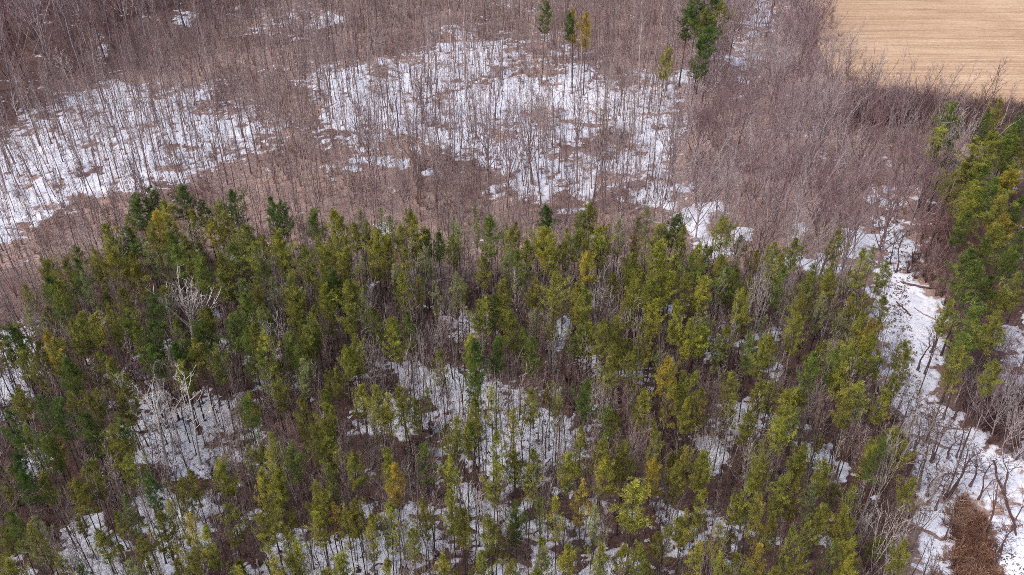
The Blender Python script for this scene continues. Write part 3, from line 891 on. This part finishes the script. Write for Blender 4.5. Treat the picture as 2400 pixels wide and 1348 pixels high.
# small pines of the understorey and those too hidden to tell apart
def fill_pines(poly, dm, tries, h0, h1, clear, snow_skip):
    for x, y in darts(pr, poly, dm, tries):
        if min((x - a) ** 2 + (y - b) ** 2 for a, b in placed) < clear ** 2:
            continue
        if float(snow_value(np.array([x]), np.array([y]))[0]) > -0.15 and pr.random() < snow_skip:
            continue
        if hides_pale(x, y):
            continue
        h = pr.uniform(h0, h1)
        placed.append((x, y))
        rest.append((x, y, float(gz(x, y)) - 0.05, pr.normal(0, 0.03), pr.normal(0, 0.03), pr.uniform(0, 6.28), pr.uniform(0.55, 0.95) * (0.5 + 0.5 * h), h, int(pr.integers(len(PINES) + len(THIN))) if pr.random() < 0.5 else len(PINES) + int(pr.integers(len(THIN)))))


fill_pines([(-60, 900), (60, 830), (150, 770), (330, 660), (700, 680), (1500, 670), (1700, 690), (1960, 760), (2030, 900), (1900, 980), (1500, 940), (1200, 930), (900, 930), (600, 930), (300, 980), (-100, 1020)], 2.15, 14000, 0.55, 1.0, 1.45, 0.85)
fill_pines([(-200, 1000), (300, 980), (900, 930), (1500, 940), (2050, 930), (2080, 1700), (-300, 1700)], 2.2, 14000, 0.45, 0.98, 1.4, 0.7)
fill_pines([(2230, 480), (2270, 430), (2560, 420), (2640, 1000), (2400, 960), (2320, 930), (2300, 800), (2250, 640)], 2.4, 6000, 0.65, 0.98, 1.7, 0.7)
scatter('pine_understorey', rest, [p[2] for p in PINES] + [p[2] for p in THIN], NEEDLE['O'], 'smaller half-hidden pines filling the gaps of the pine stand', 'pines', 0.6)

# ---------------------------------------------------------------- slender bare trees of the upper wood
sr = np.random.default_rng(33)
POLE_ZONE = [(-260, 260), (60, 250), (250, 150), (420, 80), (700, 10), (1250, -80), (1560, -70), (1590, 150), (1600, 330), (1560, 470), (1480, 600), (1300, 640), (1000, 640), (650, 640), (330, 640), (180, 720), (60, 830), (-120, 1000), (-260, 1000)]
poles = darts(sr, POLE_ZONE, 1.6, 60000)
pole_rest, pole_ind = [], []
FAR_PINES = [(e.location[0], e.location[1]) for e, tx, ty, w, c in PINE_THINGS if ty < 130]
for x, y in poles:
    u, v = (float(t) for t in pix(x, y))
    if any((x - a) ** 2 + (y - b) ** 2 < 1.0 for a, b in placed):
        continue
    if vnoise(np.array([x / 7]), np.array([y / 7]), 51)[0] < sr.uniform(-0.25, 0.50):
        continue
    if any(abs(x - a * (y / b)) < 2.0 and 0 < b - y < 16 for a, b in FAR_PINES):
        continue
    if hides_pale(x, y, 10, 1.5):
        continue
    s = 0.42 + 0.62 * sr.random() ** 1.3
    if sr.random() < 0.07:
        s *= 1.3
    if v > 480:
        s *= 0.85
    rec = (x, y, float(gz(x, y)) - 0.05, sr.normal(0, 0.05), sr.normal(0, 0.05), sr.uniform(0, 6.28), s, s * sr.uniform(0.9, 1.2), int(sr.integers(len(POLES))))
    pole_ind.append((u, v, rec)) if (20 < u < 1600 and 120 < v < 470) else pole_rest.append(rec)
pole_ind.sort(key=lambda q: -(q[2][6] * (0.4 + q[1] / 600)))
pole_rest += [q[2] for q in pole_ind[300:]]
pole_ind = pole_ind[:300]
POLE_THINGS = []
for u, v, q in pole_ind:
    e = tree('slender_bare_tree', POLES[q[8]], q[:3], (q[6], q[6], q[7]), q[3:6])
    POLE_THINGS.append((e, u, v, q[6]))
scatter('bare_wood', pole_rest, [p[2] for p in POLES], M['pole_bark'], 'dense wood of thin bare trees behind and between the larger ones', 'wood', 0.9)

young = []
for x, y in darts(sr, POLE_ZONE, 1.7, 60000):
    q = sr.uniform(0.22, 0.6)
    young.append((x, y, float(gz(x, y)) - 0.03, sr.normal(0, 0.08), sr.normal(0, 0.08), sr.uniform(0, 6.28), q * 1.1, q, int(sr.integers(len(GREYS)))))
scatter('young_growth', young, [p[2] for p in GREYS], M['grey_bark'], 'thin young shoots veiling the floor of the upper wood', 'shoots', 0.3)

# ---------------------------------------------------------------- spreading bare trees: right wood, top right, top left
FAN_ZONES = [
    ([(2128, 600), (2200, 560), (2262, 560), (2290, 700), (2310, 850), (2250, 885), (2222, 790), (2205, 700)], 1.8, 'maroon', 'track side'),
    ([(2228, 900), (2330, 880), (2480, 900), (2520, 1110), (2400, 1110), (2330, 1075), (2270, 1035), (2235, 970)], 1.6, 'spread', 'right track'),
    ([(1600, 330), (1640, 250), (1900, 300), (2000, 330), (2190, 360), (2230, 470), (2160, 560), (2080, 560), (2060, 640), (1960, 690), (1800, 660), (1700, 640), (1590, 600), (1560, 480)], 3.5, 'spread', 'right wood'),
    ([(1560, -40), (1760, -60), (1885, -60), (1895, 60), (1905, 190), (1970, 280), (2120, 315), (2190, 350), (1950, 320), (1640, 260), (1590, 200)], 3.6, 'spread', 'top right'),
    ([(850, 420), (1100, 400), (1300, 440), (1560, 480), (1600, 560), (1300, 600), (1000, 560), (860, 500)], 6.5, 'spread', 'middle'),
    ([(-260, 200), (-260, -60), (350, -60), (700, -40), (560, 40), (330, 110), (200, 180), (100, 280), (0, 320)], 4.6, 'maroon', 'top left'),
]
fr = np.random.default_rng(44)
FAN_THINGS, fan_rest = [], []
for poly, dm, mt, zone in FAN_ZONES:
    for x, y in darts(fr, poly, dm, 9000):
        u, v = (float(t) for t in pix(x, y))
        if any((x - a) ** 2 + (y - b) ** 2 < 1.5 for a, b in placed):
            continue
        if hides_pale(x, y, 14, 2.6):
            continue
        s = fr.uniform(0.62, 1.1) * (1.5 if zone == 'top left' else 1.0) * (0.6 if zone in ('right track', 'track side') else 1.0)
        z = float(gz(x, y)) - 0.05
        i = int(fr.integers(len(FANS)))
        rot = (fr.normal(0, 0.03), fr.normal(0.03 if zone != 'top left' else 0, 0.04), fr.uniform(0, 6.28))
        if -40 < u < 2440 and v > -20 and len(FAN_THINGS) < 300:
            e = tree('spreading_bare_tree', FANS[i], (x, y, z), (s, s, s * 1.05), rot, M['maroon_bark'] if mt == 'maroon' else None, M['maroon_bark'] if mt == 'maroon' else None)
            FAN_THINGS.append((e, u, v, s, zone))
        else:
            fan_rest.append((x, y, z, *rot, s, s, i))
# the wood goes on past the top of the picture
for x, y in darts(fr, [(-400, -50), (-400, -330), (1900, -330), (1920, -50)], 5.0, 9000):
    fan_rest.append((x, y, 0, 0, 0, fr.uniform(0, 6.28), fr.uniform(0.8, 1.1), 1, int(fr.integers(len(FANS)))))
scatter('far_wood', fan_rest, [p[2] for p in FANS], M['spread_bark'], 'bare wood going on beyond the top of the picture', 'wood')

# hedge of bare trees in front of the field: tops
HEDGE = [(1987, 134, 12), (2000, 142, 11), (2046, 148, 11), (2057, 143, 12), (2104, 167, 10), (2154, 150, 12), (2194, 147, 12), (2211, 143, 12), (2231, 167, 10), (2257, 140, 13), (2294, 143, 13), (2321, 177, 10), (2345, 150, 12), (2371, 140, 13), (2391, 187, 10)]
HEDGE_THINGS = []
for k, (tx, ty, H) in enumerate(HEDGE):
    t = at(tx, ty, H)
    lean = fr.uniform(0.08, 0.16)
    base = (t[0] - H * math.sin(lean), t[1], -0.05)
    s = H / 14
    e = tree('field_edge_tree', POLES[k % len(POLES)], base, (s * 1.4, s * 1.4, s), (0, lean, 0), M['pole_bark'], M['pole_bark'])
    HEDGE_THINGS.append((e, tx, ty))

# ---------------------------------------------------------------- grey saplings among the pines
gr = np.random.default_rng(56)
SAP_ZONE = [(-200, 940), (20, 860), (250, 640), (700, 660), (1600, 640), (2000, 720), (2060, 900), (2120, 1050), (2150, 1250), (2120, 1700), (-300, 1700)]
SAP_THINGS, sap_rest = [], []
cand = []
for x, y in darts(gr, SAP_ZONE, 1.35, 60000):
    if any((x - a) ** 2 + (y - b) ** 2 < 0.7 for a, b in placed):
        continue
    if hides_pale(x, y, 5, 0.7):
        continue
    u, v = (float(t) for t in pix(x, y))
    s = gr.uniform(0.6, 1.3)
    cand.append((u, v, (x, y, float(gz(x, y)) - 0.05, gr.normal(0, 0.05), gr.normal(0, 0.05), gr.uniform(0, 6.28), s, s * gr.uniform(0.9, 1.1), int(gr.integers(len(GREYS))))))
vis = [q for q in cand if 30 < q[0] < 2370 and 700 < q[1] < 1420]
vis.sort(key=lambda q: -q[2][6])
big = vis[:300]; bigset = set(id(q) for q in big)
for u, v, q in big:
    e = tree('bare_sapling', GREYS[q[8]], q[:3], (q[6], q[6], q[7]), q[3:6])
    SAP_THINGS.append((e, u, v, q[6]))
scatter('sapling_thicket', [q[2] for q in cand if id(q) not in bigset], [p[2] for p in GREYS], M['grey_bark'], 'thicket of thin grey bare saplings between the pines', 'saplings', 0.4)

# ---------------------------------------------------------------- pale-barked trees that stand out
for k, (bx, by, tx, ty, w, lab) in enumerate(PALE):
    b = at(bx, by)
    b[2] = float(gz(b[0], b[1])) - 0.05
    dz = (b[1] * cP + CAM_H * sP)
    H = (by - ty) * dz / F_PX / math.cos(math.atan2(CAM_H, b[1])) * 0.93
    lean = math.atan2((at(tx, ty, H)[0] - b[0]), H)
    fam = WIDE if w == 'wide' else PALES
    h0 = 11 if w == 'wide' else 15
    s = H / h0
    sw = s * (1.2 if w == 'wide' else w)
    if w == 'wide':
        s *= 1.15
    e = tree('pale_bare_tree', fam[k % len(fam)], b, (sw, sw, s), (0, float(np.clip(lean, -0.25, 0.25)), 0.7 * k))
    tag(e, lab, 'tree', 'pale-barked trees that stand out')

# ---------------------------------------------------------------- undergrowth
ur = np.random.default_rng(66)
SHR = [shrub_mesh(R(600 + i), 2.1, 16, 13, 0.6, 'brush', 'shrub', 0.018) for i in range(5)]
DSH = [shrub_mesh(R(620 + i), 2.4, 20, 16, 0.8, 'dark_brush', 'shrub', 0.022) for i in range(5)]
GRS = [shrub_mesh(R(640 + i), 0.8, 20, 4, 1.3, 'dry_grass', 'dry_grass', 0.026) for i in range(4)]


def strew(poly, dm, tries, s0, s1, n, snow_keep=0.2, r=ur, patchy=0.0):
    out = []
    pts = darts(r, poly, dm, tries)
    if not pts:
        return out
    P = np.array(pts); sv = snow_value(P[:, 0], P[:, 1])
    for (x, y), q in zip(pts, sv):
        if q > 0.02 and r.random() > snow_keep:
            continue
        if patchy and float(vnoise(np.array([x / 6]), np.array([y / 6]), 61)[0]) < patchy * r.uniform(0.6, 1.4):
            continue
        s = r.uniform(s0, s1)
        out.append((x, y, float(gz(x, y)) - 0.02, 0, 0, r.uniform(0, 6.28), s, s * r.uniform(0.8, 1.2), int(r.integers(n))))
    return out


UP_WOOD = [(-260, 130), (600, -30), (1560, -60), (1930, -60), (1990, 180), (2260, 290), (2200, 560), (2060, 660), (1500, 660), (300, 660), (60, 830), (-150, 1000), (-260, 1000)]
scatter('undergrowth', strew(UP_WOOD, 1.1, 60000, 0.35, 1.1, len(SHR), 0.12, patchy=0.55), SHR, M['brush'], 'low tangled brown brush covering the upper forest floor', 'undergrowth')
scatter('stand_undergrowth', strew(STAND, 1.5, 40000, 0.4, 1.0, len(DSH), 0.10) + strew([(2240, 930), (2330, 940), (2500, 960), (2520, 1130), (2400, 1100), (2300, 1030)], 0.7, 9000, 0.5, 1.1, len(DSH), 0.25) + strew([(1995, 218), (2400, 258), (2520, 300), (2480, 400), (2240, 330), (2000, 290)], 0.9, 20000, 0.7, 1.4, len(DSH), 0.5) + strew([(2120, 640), (2160, 560), (2240, 540), (2330, 800), (2330, 960), (2220, 880), (2230, 740)], 1.1, 6000, 0.5, 1.0, len(DSH), 0.3), DSH, M['dark_brush'], 'dark dead brush on the floor between the pines', 'undergrowth')
grass = strew([(2222, 1185), (2262, 1175), (2310, 1225), (2350, 1345), (2440, 1560), (2130, 1560), (2200, 1290)], 0.42, 12000, 0.5, 1.6, len(GRS), 0.45)
grass += strew([(2090, 960), (2128, 1060), (2150, 1180), (2110, 1250), (2060, 1180), (2050, 1000)], 0.8, 6000, 0.6, 1.1, len(GRS), 0.4)
scatter('dry_bracken', grass, GRS, M['dry_grass'], 'flattened russet bracken beside the snowy track, bottom right', 'bracken')

# clumps of fallen leaves lying on the snow
LEAF = []
for i in range(4):
    r = R(700 + i); m = MB()
    n = 16
    o = np.column_stack([r.normal(0, 0.10, (n, 2)), r.uniform(0.0, 0.06, n)])
    dd = np.column_stack([r.normal(0, 0.12, (n, 2)), r.uniform(0.0, 0.06, n)])
    m.leaves(o, dd, np.full(n, 0.06), r.normal(0, 0.4, (n, 3)) + UP, 0.0)
    LEAF.append(m.build('leaf_clump', M['leaf']))
lp = []
for poly, dm, tr in (([(2052, 450), (2078, 455), (2105, 510), (2135, 600), (2130, 720), (2150, 860), (2190, 960), (2180, 1010), (2110, 960), (2060, 800), (2050, 650), (2066, 560)], 0.42, 9000),
                     ([(2130, 960), (2200, 950), (2240, 1100), (2220, 1200), (2150, 1220), (2130, 1100)], 0.55, 5000),
                     ([(2300, 1230), (2345, 1240), (2400, 1348), (2420, 1420), (2380, 1420), (2330, 1300)], 0.40, 3000),
                     (SNOW_POLY[7][0], 0.8, 6000), (SNOW_POLY[9][0], 0.6, 3000), (SNOW_POLY[6][0], 0.9, 4000), (SNOW_POLY[8][0], 0.8, 3000), (SNOW_POLY[10][0], 1.0, 9000)):
    for x, y in darts(ur, poly, dm, tr):
        q = float(snow_value(np.array([x]), np.array([y]))[0])
        if q < 0.0 or ur.random() < 0.35:
            continue
        s = ur.uniform(0.5, 1.5)
        lp.append((x, y, float(gz(x, y)) + min(q * 0.32, 0.13), 0, 0, ur.uniform(0, 6.28), s, s, int(ur.integers(4))))
scatter('fallen_leaves', lp, LEAF, M['leaf'], 'dark clumps of fallen leaves dotting the snow', 'leaves')

# ---------------------------------------------------------------- snowy clearing at the lower right: leaning stems, logs, arched saplings
LEAN = [(2133, 1163, 2178, 1045), (2150, 1150, 2200, 1010), (2212, 1172, 2258, 1068), (2219, 1172, 2278, 1072), (2226, 1168, 2276, 1080), (2238, 1150, 2284, 1062), (2220, 1080, 2238, 1040), (2239, 1076, 2256, 1020), (2272, 1142, 2306, 1090), (2292, 1172, 2325, 1100),
        (2187, 1080, 2222, 985), (2180, 1088, 2212, 1000), (2160, 1050, 2190, 975), (2125, 1125, 2160, 1030), (2125, 1040, 2150, 950), (2140, 1065, 2168, 970), (2172, 1165, 2196, 1090), (2170, 1185, 2215, 1130), (2302, 1255, 2350, 1160), (2330, 1325, 2378, 1250),
        (2370, 1240, 2410, 1160), (2350, 1160, 2375, 1110), (2213, 1265, 2240, 1215), (2190, 1200, 2225, 1120), (2326, 1330, 2362, 1280), (2110, 1010, 2135, 940), (2150, 870, 2180, 790), (2165, 880, 2190, 800), (2180, 830, 2205, 760), (2100, 640, 2118, 560), (2085, 620, 2100, 545)]
LEAN_THINGS = []
for k, (bx, by, tx, ty) in enumerate(LEAN):
    b = at(bx, by); b[2] = float(gz(b[0], b[1])) - 0.03
    dz = b[1] * cP + CAM_H * sP
    H = max(5.0, (by - ty) * dz / F_PX / math.cos(math.atan2(CAM_H, b[1])) * 1.25)
    s = H / 14
    nat = (at(bx, by)[0])                                    # lean beyond what perspective gives
    t = at(tx, ty, H * 0.8)
    lean = float(np.clip(math.atan2(t[0] - nat, H * 0.8), -0.1, 0.35))
    w = max(s, 0.75) * ur.uniform(1.2, 1.7)
    e = tree('leaning_bare_tree', POLES[(k * 3) % len(POLES)], b, (w, w, s), (0, lean, ur.uniform(-0.2, 0.2)), M['lean_bark'], M['lean_bark'])
    LEAN_THINGS.append((e, bx, by))


def log_thing(name, pixels, rads, mat, label, cat, twigs=0, arch=0.0, seed=0):
    r = R(900 + seed)
    p = np.array([at(a, b) for a, b in pixels])
    n = 14
    t = np.linspace(0, len(p) - 1, n)
    P = np.column_stack([np.interp(t, np.arange(len(p)), p[:, k]) for k in range(3)])
    for _ in range(2):
        P[1:-1] = (P[:-2] + 2 * P[1:-1] + P[2:]) / 4
    f = np.linspace(0, 1, n)
    rad = np.interp(f, np.linspace(0, 1, len(rads)), rads)
    P[:, :2] += r.normal(0, 0.05, (n, 2))
    P[:, 2] = gz(P[:, 0], P[:, 1]) + 0.10 + rad * 0.6 + arch * np.sin(np.pi * np.minimum(f * 1.15, 1))
    m = MB(); m.tube(P, rad * r.uniform(0.85, 1.2, n), 6)
    base = P[0].copy(); base[2] = float(gz(base[0], base[1]))
    T = MB()
    if twigs:
        k = r.integers(3, n, twigs)
        dirs = unit(unit(P[k] - P[k - 1]) + r.normal(0, 0.6, (twigs, 3)) + UP * 0.5)
        T.blades(P[k] - base, dirs * r.uniform(0.4, 1.5, (twigs, 1)), np.full(twigs, 0.014), r.normal(size=(twigs, 3)))
    m.v = [q - base for q in m.v]
    e = bpy.data.objects.new(name, None); e.location = base; COL.objects.link(e)
    o1 = bpy.data.objects.new('stem', m.build(name + '_stem', mat)); o1.parent = e; COL.objects.link(o1)
    if twigs:
        o2 = bpy.data.objects.new('branch', T.build(name + '_branches', mat)); o2.parent = e; COL.objects.link(o2)
    tag(e, label, cat)
    return e


dkb, plb = M['dark_brush'], M['pole_bark']
log_thing('fallen_log', [(2379, 1262), (2372, 1225), (2353, 1180), (2335, 1130), (2325, 1085)], [0.10, 0.13, 0.12, 0.10], dkb, 'long dark curved log lying on the open snow, bottom right', 'log', 10, seed=1)
log_thing('fallen_log', [(2130, 1027), (2160, 1031), (2190, 1045), (2215, 1058)], [0.14, 0.2, 0.14], plb, 'thick fallen log crossing the snowy clearing below the leaning trees', 'log', 8, seed=2)
log_thing('fallen_log', [(2108, 663), (2125, 671), (2160, 676), (2195, 680)], [0.05, 0.16, 0.14, 0.1], dkb, 'dark fallen log with upturned tip across the snowy track', 'log', 10, seed=3)
log_thing('fallen_log', [(2100, 712), (2120, 730), (2135, 744)], [0.10, 0.10, 0.08], dkb, 'short dark log angled over the snowy track, right side', 'log', 5, seed=4)
log_thing('fallen_log', [(2112, 1215), (2150, 1242), (2180, 1255), (2205, 1272)], [0.14, 0.16, 0.12], dkb, 'dark log half buried in brush left of the russet bracken', 'log', 16, seed=5)
log_thing('fallen_log', [(2140, 725), (2165, 738), (2210, 760), (2250, 780)], [0.08, 0.08, 0.05], plb, 'thin fallen stem slanting below the dark log on the track', 'log', 18, seed=6)
log_thing('fallen_log', [(2198, 1003), (2230, 1008), (2268, 1012)], [0.10, 0.09, 0.06], dkb, 'thin dark log behind the leaning trees of the snowy clearing', 'log', 10, seed=7)
log_thing('fallen_log', [(1260, 955), (1290, 957), (1330, 960), (1375, 962)], [0.2, 0.26, 0.26, 0.2], dkb, 'dark fallen log at the top of the central snow clearing', 'log', 12, seed=8)
log_thing('fallen_log', [(985, 373), (1010, 378), (1045, 386)], [0.1, 0.1, 0.06], plb, 'thin fallen log in the brown middle slope above the stand', 'log', 6, seed=9)
log_thing('fallen_log', [(300, 1015), (322, 1014), (340, 1016)], [0.08, 0.08, 0.06], dkb, 'short dark log on snow behind the white cluster, lower left', 'log', 4, seed=10)
log_thing('fallen_log', [(1268, 1105), (1280, 1090), (1292, 1078)], [0.07, 0.07, 0.05], plb, 'small slanted log on the central snow clearing', 'log', 3, seed=11)
log_thing('fallen_log', [(215, 178), (260, 172), (300, 163)], [0.12, 0.14, 0.08], M['pale_bark'], 'pale fallen trunk before the dark wood, upper left', 'log', 6, seed=12)
log_thing('fallen_log', [(520, 92), (580, 82), (660, 80)], [0.12, 0.14, 0.08], M['pale_bark'], 'pale fallen trunk among bare trees near the top left', 'log', 6, seed=13)
log_thing('fallen_log', [(700, 48), (740, 42), (775, 50)], [0.12, 0.14, 0.08], M['pale_bark'], 'pale fallen trunk at the top, left of the snowy wood', 'log', 6, seed=14)
log_thing('fallen_log', [(280, 230), (320, 228), (350, 230)], [0.12, 0.12, 0.08], M['pale_bark'], 'pale fallen trunk on the snow, upper left', 'log', 4, seed=15)
for k, (px_, ar, lab) in enumerate([
        ([(2292, 1172), (2315, 1150), (2340, 1160), (2352, 1172)], 1.6, 'bare sapling arched over right of the leaning trees, nearest the log'),
        ([(2296, 1180), (2312, 1166), (2336, 1180), (2350, 1196)], 1.2, 'low arched bare sapling touching the snow below the leaning trees'),
        ([(2215, 1180), (2232, 1164), (2255, 1156), (2270, 1164)], 1.5, 'arched bare sapling at the foot of the three close leaning stems'),
        ([(2180, 1000), (2196, 985), (2220, 1008), (2225, 1025)], 1.8, 'bent bare sapling at the back of the snowy clearing'),
        ([(2150, 1010), (2130, 990), (2122, 1000), (2118, 1018)], 1.5, 'bent bare sapling at the left edge of the snowy clearing'),
        ([(2185, 1130), (2205, 1128), (2228, 1122), (2240, 1120)], 0.5, 'fallen leafless branch fanned out on the clearing snow')]):
    log_thing('arched_sapling', px_, [0.05, 0.04, 0.02], plb, lab, 'sapling', 40, ar, 30 + k)

build_snow()

# ---------------------------------------------------------------- labels
ORD = 'first second third fourth fifth sixth seventh eighth ninth tenth eleventh twelfth thirteenth fourteenth fifteenth sixteenth seventeenth eighteenth nineteenth twentieth'.split()


def band(v, limits, words):
    for l, w in zip(limits, words):
        if v < l:
            return w
    return words[-1]


def number(items, cat, group):
    """items: (object, x in the picture, look, place): alike ones in one place are told apart by their order from the left"""
    cells = {}
    for it in items:
        cells.setdefault((it[2], it[3]), []).append(it)
    for (look, place), lst in cells.items():
        lst.sort(key=lambda t: t[1])
        for k, (e, x, _a, _b) in enumerate(lst):
            if len(lst) == 1:
                lab = f'only {look}, {place}'
            elif k == 0:
                lab = f'leftmost {look}, {place}'
            elif k == len(lst) - 1:
                lab = f'rightmost {look}, {place}'
            elif k >= len(lst) - 10:
                lab = f'{ORD[len(lst) - 1 - k]} {look} from right, {place}'
            elif k < len(ORD):
                lab = f'{ORD[k]} {look} from left, {place}'
            else:
                lab = f'{look} near the right end, {place}'
            tag(e, lab, cat, group)


XB, XW = (260, 520, 780, 1040, 1300, 1560, 1820, 9999), ('far left', 'left', 'centre-left', 'left of centre', 'right of centre', 'centre-right', 'right', 'far right')


def pine_place(x, y):
    if y < 150:
        return 'among bare trees at top centre' if x < 1480 else 'in the clump near the top right'
    if x > 2170:
        return band(y, (300, 380, 480, 620, 9999), ('right stand just below the field', 'upper right stand', 'middle of the right stand', 'lower half of the right stand', 'foot of the right stand by the snow'))
    return band(x, XB, XW) + ' ' + band(y, (545, 640, 740, 850, 960, 1080, 1190, 9999), ('of the stand, back edge', 'of the stand, second rank', 'of the stand, upper middle', 'of the stand, middle', 'of the stand, lower middle', 'of the stand, near half', 'of the stand, near front', 'of the stand, bottom edge'))


number([(e, x, WORD[c] + (' broad pine' if w > 55 else ' slim pine' if w < 38 else ' pine'), pine_place(x, y)) for e, x, y, w, c in PINE_THINGS], 'tree', 'pines of the stands')


def floor_at(e):
    return 'snow' if float(snow_value(np.array([e.location[0]]), np.array([e.location[1]]))[0]) > 0 else 'leaf litter'


XB2 = (130, 260, 390, 520, 650, 780, 910, 1040, 1170, 1300, 1430, 9999)
XW2 = ('far left', 'left edge', 'outer left', 'left', 'inner left', 'centre-left', 'left of centre', 'centre', 'right of centre', 'centre-right', 'inner right', 'right')
number([(e, x, ('tall' if s > 0.95 else 'thin') + ' bare tree on ' + floor_at(e), band(x, XB2, XW2) + ' ' + band(y, (230, 300, 370, 9999), ('upper wood, back', 'upper wood, mid back', 'upper wood, mid front', 'upper wood, near pines'))) for e, x, y, s in POLE_THINGS], 'tree', 'slender bare trees of the upper wood')
FP = {'right wood': 'wood left of snowy track', 'top right': 'wood left of tan field', 'top left': 'dark reddish top-left wood', 'middle': 'brown slope behind pines', 'right track': 'right of the snowy clearing', 'track side': 'dark thicket right of snowy track'}
number([(e, x, ('large' if s > 0.95 else 'small' if s < 0.72 else 'mid-sized') + ' spreading bare tree', FP[z] + (', ' + band(y, (20, 60, 120, 180, 240, 320, 400, 460, 520, 580, 9999), ('very top edge', 'near top edge', 'back row', 'second row', 'third row', 'fourth row', 'fifth row', 'sixth row', 'seventh row', 'eighth row', 'front row')) if z != 'right track' else band(y, (950, 1010, 1060, 9999), (', back', ', mid back', ', mid front', ', front')))) for e, x, y, s, z in FAN_THINGS], 'tree', 'spreading bare trees')
number([(e, x, 'bare field-edge tree', 'in the row before the tan field') for e, x, y in HEDGE_THINGS], 'tree', 'bare trees along the field edge')
number([(e, x, ('tall' if s > 1.12 else 'small') + ' grey sapling', band(x, XB, XW) + ' ' + band(y, (800, 900, 1000, 1100, 1200, 1300, 9999), ('among the back pines', 'among the upper pines', 'among the middle pines', 'among the lower pines', 'among the near pines', 'among the front pines', 'at the bottom edge'))) for e, x, y, s in SAP_THINGS], 'sapling', 'grey saplings among the pines')
number([(e, x, 'leaning dark bare tree', band(y, (700, 920, 1060, 1130, 1180, 9999), ('upper end of the snowy track', 'middle of the snowy track', 'back of the snowy clearing', 'middle of the snowy clearing', 'front of the snowy clearing', 'open snow at the bottom right corner'))) for e, x, y in LEAN_THINGS], 'tree', 'leaning trees on the snow')
